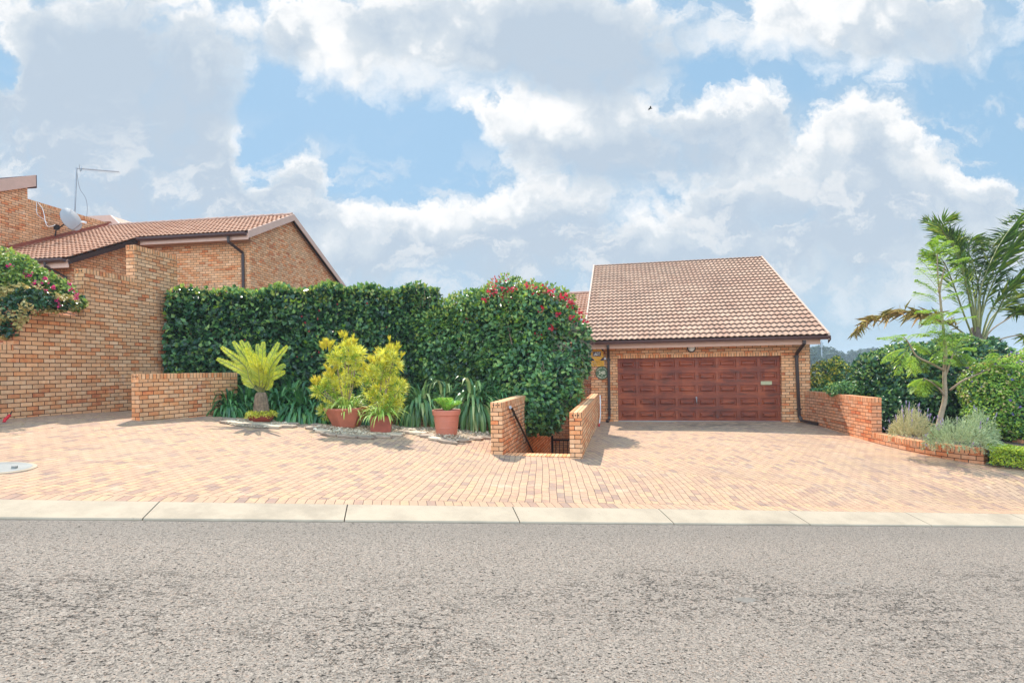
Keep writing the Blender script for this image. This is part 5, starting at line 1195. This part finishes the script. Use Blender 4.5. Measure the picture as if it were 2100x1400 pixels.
vb = [pb(1690, 804, 16.4, 34, 7, .4), pb(1750, 800, 14.6, 50, 16, .4)]
shrub('ground_cover', P(1700, 806, 15.8), 'small leafy cover spilling along the top of the curved wall', 'ground cover plant', [('leaves', vb, 2600, .5, 1.06, .2, .07, .055, .6, .8, leaf_mid, 53)])
clb = [pb(2055, 790, 12.6, 62, 56, .8), pb(2095, 850, 12.0, 60, 62, .7), pb(2020, 800, 12.4, 45, 50, .5), pb(2130, 780, 12.4, 60, 70, .8), pb(2030, 850, 12.2, 44, 40, .5)]
r = shrub('purple_flowering_bush', P(2060, 900, 12.3), 'loose bush dotted with small purple flowers at the right edge', 'shrub',
      [('leaves', clb, 11000, .6, 1.06, .2, .065, .045, .1, .9, leaf_jac, 54), ('dark_leaves', clb, 8000, .4, .98, .2, .08, .06, .0, .9, leaf_mid, 55), ('dry_leaves', clb[:3], 900, .9, 1.05, .2, .07, .05, 0, .9, leaf_pale, 57), ('flowers', clb, 170, 1.02, 1.1, .2, .06, .06, .3, .9, fl_pur, 54)],
      [(P(2050, 905, 12.3), P(2010 + 30 * k, 800, 12.4), .02) for k in range(4)])
# lavender bushes
def lavender(px, py, Y, rx, ry, nsp, label, mt, spikes, lean=0.0):
    c = P(px, py, Y); k = Y / F; r = thing('lavender_bush', tuple(c - UP * ry * k), label, 'lavender', 'lavender bushes over the low planter wall')
    parts = []; sp = []
    for i in range(nsp):
        a = rng.random() * 2 * pi; q = sqrt(rng.random()); b = c + np.array([cos(a) * q * rx * k * .55, sin(a) * q * rx * k * .45, -ry * k * .75])
        tip = c + np.array([cos(a) * q * rx * k * (1.0 + lean), sin(a) * q * rx * k * .8 - .12 * q, ry * k * (1.0 - 1.25 * q ** 2.2 + rng.normal() * .14)])
        st_ = curve_pts([b, b * .4 + tip * .6 + UP * .12 * q, tip], 7); m = 13
        for j in range(m):
            f = .35 + .65 * j / m; ii_ = min(int(f * 7), 6); pp = st_[ii_] + (st_[ii_ + 1] - st_[ii_]) * (f * 7 - ii_); dv = unit(st_[ii_ + 1] - st_[ii_]); parts.append((pp, unit(dv * .9 + rand_unit(1)[0] * .55)))
        if i < spikes: sp.append((tip, unit(dv + UP * 1.2)))
    pp = np.array([q[0] for q in parts]); dd = np.array([q[1] for q in parts]); V, Fc = leafmesh(pp, dd, rand_unit(len(pp)), .060, .009, .1, .05); meshobj('foliage', V, Fc, mt, r)
    if sp:
        mb = MB()
        for tip, dv in sp: mb.tube([tip, tip + dv * .12], .003, 4, False); mb.tube([tip + dv * .10, tip + dv * .14, tip + dv * .17], [.007, .010, .003], 5)
        mb.build('flower_spikes', fl_lil, r)
    return r
lavender(1864, 884, 11.05, 46, 46, 360, 'upright dry green lavender with lilac spikes, the left of two', leaf_lav2, 46)
lavender(1962, 904, 10.42, 68, 44, 480, 'wide grey green lavender spilling over the planter edge, right of two', leaf_lav, 10, .1)
lavender(2004, 888, 10.5, 32, 48, 180, 'taller grey green lavender clump at the end of the planter', leaf_lav, 4)
# clipped lime hedge
a = P(2032, 940, 9.85); b = P(2190, 960, 9.3); dv = unit(np.array([b[0] - a[0], b[1] - a[1], 0])); nv = np.array([-dv[1], dv[0], 0]); n = 9000; s = rng.random(n) * 2.6; pr = rng.random(n) * 1.1
base = np.array([a[0], a[1], 0]); zt = -1.615 + .02 * np.sin(s * 9); z = np.where(pr < .3, zt - .3 + pr, zt); y = np.where(pr < .3, 0, pr - .3); nr = np.where((pr < .3)[:, None], -nv[None], UP[None])
p = base + dv * s[:, None] + nv * y[:, None] + UP * z[:, None]; p -= nr * (.07 * rng.random(n))[:, None]; p += nr * (.03 * lumps(p, 5, 8))[:, None]
lh = thing('lime_hedge', (a[0], a[1], G(a[0], a[1])), 'low clipped lime green hedge at the right edge of the driveway', 'hedge'); V = foliage(p, nr, .042, .032, .3, .7); add_leaves('leaves', V, leaf_lime, lh)
n = 2500; p = base + dv * (rng.random(n) * 2.6)[:, None] + nv * (.08 + .7 * rng.random(n))[:, None] + UP * (-1.95 + .3 * rng.random(n))[:, None]; V = foliage(p, rand_unit(n), .05, .04, 0, 1); add_leaves('inner_leaves', V, leaf_mid, lh)
mb = MB(); c = base + dv * 1.5 + nv * .42 + UP * -2.05; mb.box(c, dv * 1.3, nv * .25, UP * .22); mb.build('stems', bark_m, lh)
gm = P(2095, 922, 11.6); wall('low_brick_wall', gm, gm + np.array([1.6, -.1, 0]), -2.3, [(0, 1.6, -1.72)], .22, 'bit of brick edging behind the lime hedge at the right edge', side=-1, cop=False, m=brick_red)

# jacaranda sapling with feathery leaves
jc = thing('feathery_sapling', tuple(P(1922, 885, 12.4)), 'slim pale trunked sapling with feathery leaves among the lavender', 'tree')
JT = [P(1920, 890, 12.4), P(1930, 850, 12.4), P(1938, 815, 12.4), P(1937, 775, 12.4), P(1939, 720, 12.4), P(1935, 680, 12.4), P(1929, 620, 12.4), P(1923, 560, 12.4), P(1922, 520, 12.4)]
cp_ = curve_pts(JT, 40); mb = MB(); mb.tube(cp_, [.062 * (1 - .82 * i / 40) for i in range(41)], 10); mb.build('trunk', bark_pale, jc, smooth=True)
BR = [[(1938, 812), (1925, 795), (1908, 782), (1895, 775)], [(1937, 760), (1910, 745), (1880, 730), (1865, 705), (1853, 690)], [(1939, 770), (1948, 745), (1955, 725)], [(1948, 800), (1975, 780), (2010, 765), (2025, 757)], [(1926, 600), (1932, 570), (1938, 545)]]
mb = MB()
for k, b in enumerate(BR): mb.tube(curve_pts([P(x, y, 12.4 - .1 * i - (.3 if k == 3 else 0) * (i / 3)) for i, (x, y) in enumerate(b)], 12), [.028 - .0016 * i for i in range(13)], 7)
mb.build('branches', bark_pale, jc, smooth=True)
def bipinnate(b, tip, drop, width, name='leaf', npin=13):
    main = curve_pts([b, (b * .5 + tip * .5) + UP * drop, tip], 14); parts = []; mb = MB(); mb.tube(main, .0045, 4, False)
    for i in range(npin):
        f = .18 + .80 * i / (npin - 1); q = f * 14; ii_ = min(int(q), 13); pp = main[ii_] + (main[ii_ + 1] - main[ii_]) * (q - ii_); tg = unit(main[ii_ + 1] - main[ii_]); sd_ = unit(np.cross(tg, UP + rand_unit(1)[0] * .2))
        L = width * (sin(pi * min(1, f * .9 + .12)) ** .6)
        for sg in (1, -1):
            dv = unit(sd_ * sg * .85 + tg * .55); e = pp + dv * L - UP * L * .22
            (V, Fc), rb = frond([pp, (pp + e) / 2 + UP * .012, e], 13, .042, .018, .35, .05, .1, .05, jit=.08, rach=.0015); parts.append((V, Fc))
    return parts, mb
JL = [((1865, 705), (1800, 695), .10), ((1860, 700), (1905, 690), .12), ((1855, 692), (1835, 700), .1), ((1862, 712), (1808, 745), .08), ((1862, 712), (1838, 770), .05), ((1870, 725), (1895, 765), .05), ((1868, 720), (1870, 775), .04), ((1862, 710), (1905, 725), .08),
      ((1895, 775), (1868, 790), .04), ((1895, 775), (1890, 812), .02), ((1897, 777), (1922, 790), .03), ((1897, 777), (1905, 808), .02), ((1895, 775), (1872, 805), .03),
      ((1955, 725), (1985, 690), .08), ((1955, 725), (2000, 715), .06), ((1955, 725), (1975, 750), .04), ((1945, 740), (1935, 700), .06), ((1950, 735), (1930, 745), .03), ((1955, 722), (1950, 680), .06), ((1955, 722), (1998, 740), .05),
      ((2020, 757), (2070, 735), .06), ((2020, 757), (1990, 745), .04), ((2025, 757), (2075, 765), .04), ((2020, 757), (2040, 725), .05), ((2020, 758), (1995, 785), .02), ((2022, 757), (2080, 750), .06),
      ((1928, 610), (1878, 575), .06), ((1928, 625), (1875, 600), .05), ((1928, 600), (1880, 550), .07), ((1927, 590), (1885, 530), .07), ((1925, 560), (1890, 512), .06), ((1923, 545), (1960, 505), .05), ((1922, 530), (1905, 498), .04), ((1922, 525), (1945, 495), .04), ((1922, 520), (1925, 485), .03),
      ((1926, 580), (1970, 545), .06), ((1928, 600), (1975, 570), .06), ((1929, 620), (1972, 600), .05), ((1930, 640), (1880, 640), .05), ((1930, 640), (1890, 665), .03), ((1931, 650), (1965, 640), .05), ((1932, 660), (1990, 625), .07), ((1932, 665), (2000, 650), .05),
      ((1935, 690), (1915, 745), .02), ((1936, 700), (1910, 680), .05), ((1935, 690), (1962, 730), .02), ((1938, 545), (1985, 530), .05), ((1929, 630), (1895, 690), .02), ((1931, 650), (1925, 700), .02), ((1933, 670), (1955, 700), .03)]
for (b, e, dr_) in JL:
    dy = rng.normal() * .22; pa, mb = bipinnate(P(*b, 12.3), P(e[0], e[1], 12.3 + dy), dr_, .23, npin=13); lf = mb.build('leaf', rach_m, jc); V, Fc = join(pa); meshobj('leaflets', V, Fc, leaf_jac, lf)

# palm behind
YP = 19.0; pm = thing('palm_tree', tuple(P(2003, 830, YP)), 'tall feather palm behind the shrubs at the right', 'palm')
mb = MB(); mb.lathe(P(2003, 850, YP), [(.26, 0), (.24, 1.0), (.27, 1.9), (.30, 2.3), (.20, 2.7), (.10, 3.1)], 20, shape=lambda a: 1 + .08 * sin(7 * a)); mb.build('trunk', palmbark, pm)
PF = [([(2008, 715), (2040, 650), (2090, 560), (2150, 520), (2200, 540)], .1, .7, 0), ([(2006, 712), (2008, 610), (2040, 520), (2085, 455), (2130, 430)], .5, .7, 0), ([(2004, 712), (1985, 600), (1965, 520), (1940, 480), (1915, 500)], .3, .6, 0), ([(2006, 712), (2000, 620), (1988, 540), (1990, 490), (2010, 520)], 1.4, .55, 0), ([(2005, 715), (1998, 640), (1975, 540), (1935, 475), (1893, 452)], 0.6, .62, 0), ([(2005, 715), (1990, 620), (1962, 520), (1930, 465), (1960, 448)], -.5, .6, 0), ([(2008, 715), (2015, 640), (2050, 550), (2095, 480), (2140, 440)], .2, .75, 0), ([(2008, 715), (2030, 640), (2075, 590), (2130, 560), (2180, 560)], -.6, .7, 0),
      ([(2004, 715), (1985, 690), (1930, 655), (1860, 640), (1790, 655), (1745, 690)], .3, .5, 1), ([(2010, 718), (2030, 680), (2065, 655), (2110, 630), (2170, 630)], .4, .45, 2), ([(2012, 722), (2040, 700), (2085, 688), (2130, 695), (2165, 720)], -.2, .5, 2), ([(2006, 712), (2000, 640), (2010, 560), (2040, 500), (2080, 470)], .8, .6, 0),
      ([(2003, 712), (1975, 640), (1950, 570), (1930, 530), (1900, 520)], -.8, .55, 0), ([(2000, 715), (1975, 690), (1945, 700), (1925, 730), (1912, 750)], -.9, .35, 1), ([(2005, 715), (2010, 620), (1995, 540), (1970, 490), (1945, 480)], 1.1, .6, 0), ([(2008, 715), (2035, 650), (2085, 610), (2120, 600), (2170, 620)], .9, .6, 0), ([(2006, 712), (2020, 600), (2060, 520), (2110, 500), (2150, 510)], 1.3, .55, 0)]
for (pts, dy, ll, kd_) in PF:
    c = [P(x, y, YP + dy * (i / (len(pts) - 1)) * 1.8) for i, (x, y) in enumerate(pts)]
    (V, Fc), rb = frond(c, 74 if kd_ == 0 else 90, ll * 1.2, .013 if kd_ == 0 else .009, .6, .28 if kd_ < 2 else .55, .30, .22 if kd_ == 0 else .5, jit=.24 if kd_ == 0 else .45, rach=.035)
    r_ = rb.build('frond', bark_pale if kd_ == 2 else rach_m, pm); meshobj('leaflets', V, Fc, leaf_dead if kd_ == 1 else leaf_palm, r_)
# shrub crowns around the palm's foot
pfb = [pb(2010, 745, 17.5, 40, 40, .8), pb(1970, 770, 16.5, 60, 40, .8), pb(2060, 770, 17.0, 70, 30, .8), pb(2030, 720, 19.6, 22, 28, .4)]
shrub('dark_shrub', P(2010, 800, 17.5), 'dark shrub around the foot of the palm', 'shrub', [('leaves', pfb, 7000, .6, 1.06, .2, .12, .09, 0, .8, leaf_hedge, 61), ('bright_leaves', pfb, 2200, .98, 1.1, .2, .11, .08, .4, .8, leaf_mid, 61)])
# thatched umbrella at the far right
th_ = thing('thatched_shelter', tuple(P(2103, 770, 24)), 'brown thatched shelter top at the far right', 'shelter')
mb = MB(); mb.lathe(P(2103, 748, 24), [(.85, 0), (.8, .04), (.45, .38), (.12, .66), (.03, .72)], 30, shape=lambda a: 1 + .05 * sin(13 * a) + .03 * sin(29 * a)); mb.build('thatch', thatch_m, th_)
mb = MB(); mb.tube([P(2103, 850, 24), P(2103, 745, 24)], .07, 8); mb.build('post', bark_m, th_)

# far trees, one built and copied
ft = thing('distant_tree', (0, 0, 0), '', 'tree', 'hazy trees on the horizon')
bl2 = [(np.array([rng.normal() * 2.2, rng.normal() * 2.0, 7 + rng.normal() * 1.4]), np.array([2.6, 2.6, 2.1])) for _ in range(9)]
p, nr = shell(bl2, 2600, .5, 1.1, .2, 70, .5); V = foliage(p, nr, .75, .6, 0, 1.0); add_leaves('crown', V, leaf_far, ft)
mb = MB(); mb.tube([(0, 0, -3), (0.1, 0, 2), (.2, .1, 7)], [.35, .3, .15], 7); mb.build('trunk', bark_m, ft)
FT = [(1672, 716, 240, 1.0), (1690, 716, 250, 1.15), (1705, 722, 270, 1.0), (1722, 730, 300, .9), (1738, 735, 330, .8), (1752, 724, 260, 1.0), (1768, 722, 300, 1.1), (1785, 718, 290, 1.0), (1802, 724, 310, 1.0), (1820, 722, 300, 1.1), (1660, 728, 200, .9), (1700, 738, 180, .7), (1730, 742, 210, .7), (1765, 738, 200, .8), (2045, 722, 280, 1.1), (2065, 718, 300, 1.1), (2082, 724, 310, 1.0), (2100, 728, 300, .9), (2120, 722, 300, 1.1), (1600, 735, 300, 1), (1240, 745, 300, 1), (1180, 745, 300, 1)]
hz_lab = ['tallest hazy tree beside the radio mast', 'hazy tree just right of the radio mast', 'rounded hazy tree between mast and yellow shrub', 'small hazy tree low on the horizon']
for k, (px, py, Y, s_) in enumerate(FT):
    r = ft if k == 0 else copy_tree(ft); sc_ = s_ * (1.0 if k % 3 else 1.1); top = 9.6 * sc_; pp = P(px, py, Y); r.location = Vector((pp[0], pp[1], pp[2] - top)); r.scale = (sc_ * (1 + .2 * sin(k * 2.3)), sc_, sc_); r.rotation_euler = (0, 0, k * 1.7)
    side_ = 'right of the garage' if px < 1830 and px > 1630 else ('under the palm fronds' if px > 2000 else 'screened by the garage')
    r['label'] = f"{'broad' if k % 3 == 0 else 'rounded' if k % 3 == 1 else 'small'} hazy tree {side_}, {ordn[k % 10]} of its row"
ms = thing('radio_mast', tuple(P(1686, 760, 220)), 'slim radio mast among the distant trees', 'mast')
mb = MB(); mb.tube([P(1686, 762, 220), P(1684.5, 699, 220)], [.35, .16], 8); mb.build('pole', grey_m, ms)
mb = MB(); mb.tube([P(1684.7, 712, 220), P(1684.6, 702, 220)], .62, 8); mb.build('antenna_head', grey_m, ms)

# ================================================================= small things
mp = PG(-4, 960); mh = thing('manhole_cover', tuple(mp), 'round pale concrete manhole cover at the left of the paving', 'manhole cover')
e1 = G(mp[0] + .3, mp[1]) - G(mp[0] - .3, mp[1]); e2_ = G(mp[0], mp[1] + .3) - G(mp[0], mp[1] - .3); nrm_ = unit(np.array([-e1 / .6, -e2_ / .6, 1]))
mb = MB(); mb.lathe(mp, [(.36, -.02), (.36, .010), (.345, .014)], 40, nrm_); mb.build('frame_ring', kerb_m, mh)
mb = MB(); mb.lathe(mp, [(.315, .0), (.315, .016), (.30, .019)], 40, nrm_)
for q in (-1, 1): mb.lathe(mp + np.array([.2 * q, 0, 0]), [(.03, .0), (.03, .03)], 10, nrm_)
mb.build('lid', manhole_m, mh)
rp = PG(8, 866); rt = thing('garden_trowel', tuple(rp), 'small red handled tool leaning at the foot of the left wall', 'garden tool')
mb = MB(); mb.tube([rp + UP * .0, rp + np.array([-.02, .05, .05]), rp + np.array([.035, .09, .13])], [.022, .028, .024], 8); mb.build('handle', red_m, rt)
mb = MB(); mb.tube([rp + np.array([.035, .09, .13]), rp + np.array([.06, .10, .20])], [.010, .006], 6); mb.build('shaft', black_m, rt)
bp = P(1333, 223, 60); bd_ = thing('flying_bird', tuple(bp), 'small dark bird gliding high in the sky', 'bird')
mb = MB(); mb.tube([bp + np.array([-.22, 0, 0]), bp + np.array([-.1, 0, .01]), bp + np.array([.05, 0, .015]), bp + np.array([.2, 0, .03]), bp + np.array([.27, 0, .02])], [.012, .045, .06, .045, .01], 10)
for q in (-1, 1): mb.prism([bp + np.array([-.06, 0, .03]), bp + np.array([.14, 0, .04]), bp + np.array([.02, .45 * q, .05]), bp + np.array([-.12, .5 * q, .03])], UP * .012)
mb.build('body', black_m, bd_)
# fallen leaves on the paving near the wall
n = 90; Vp = []
for k in range(n):
    x = -9.3 + abs(rng.normal()) * 1.6 + (rng.random() < .35) * rng.random() * 14; y = 9.2 + rng.random() * 3.0
    if x > 9: x = 8
    Vp.append((x, y, G(x, y) + .01))
V, Fc = leafmesh(np.array(Vp), rand_unit(n) * np.array([1, 1, .1]), np.tile(UP, (n, 1)), .05, .025, .1, .1); ll_ = meshobj('fallen_leaves', V, Fc, leaf_dead); tag(ll_, 'dry fallen leaves scattered on the brick paving', 'leaf litter', kind='stuff')

# ================================================================= air
m_, tt = newmat('air'); o_ = tt.node('ShaderNodeOutputMaterial'); pv = tt.node('ShaderNodeVolumePrincipled')
pv.inputs['Color'].default_value = (.72, .84, .95, 1); pv.inputs['Density'].default_value = .0008; tt.link(pv.outputs[0], o_.inputs['Volume'])
mb = MB(); mb.box((0, 420, 3.0), (580, 0, 0), (0, 540, 0), (0, 0, 11.2)); hzo = mb.build('haze', m_); tag(hzo, kind='stuff')
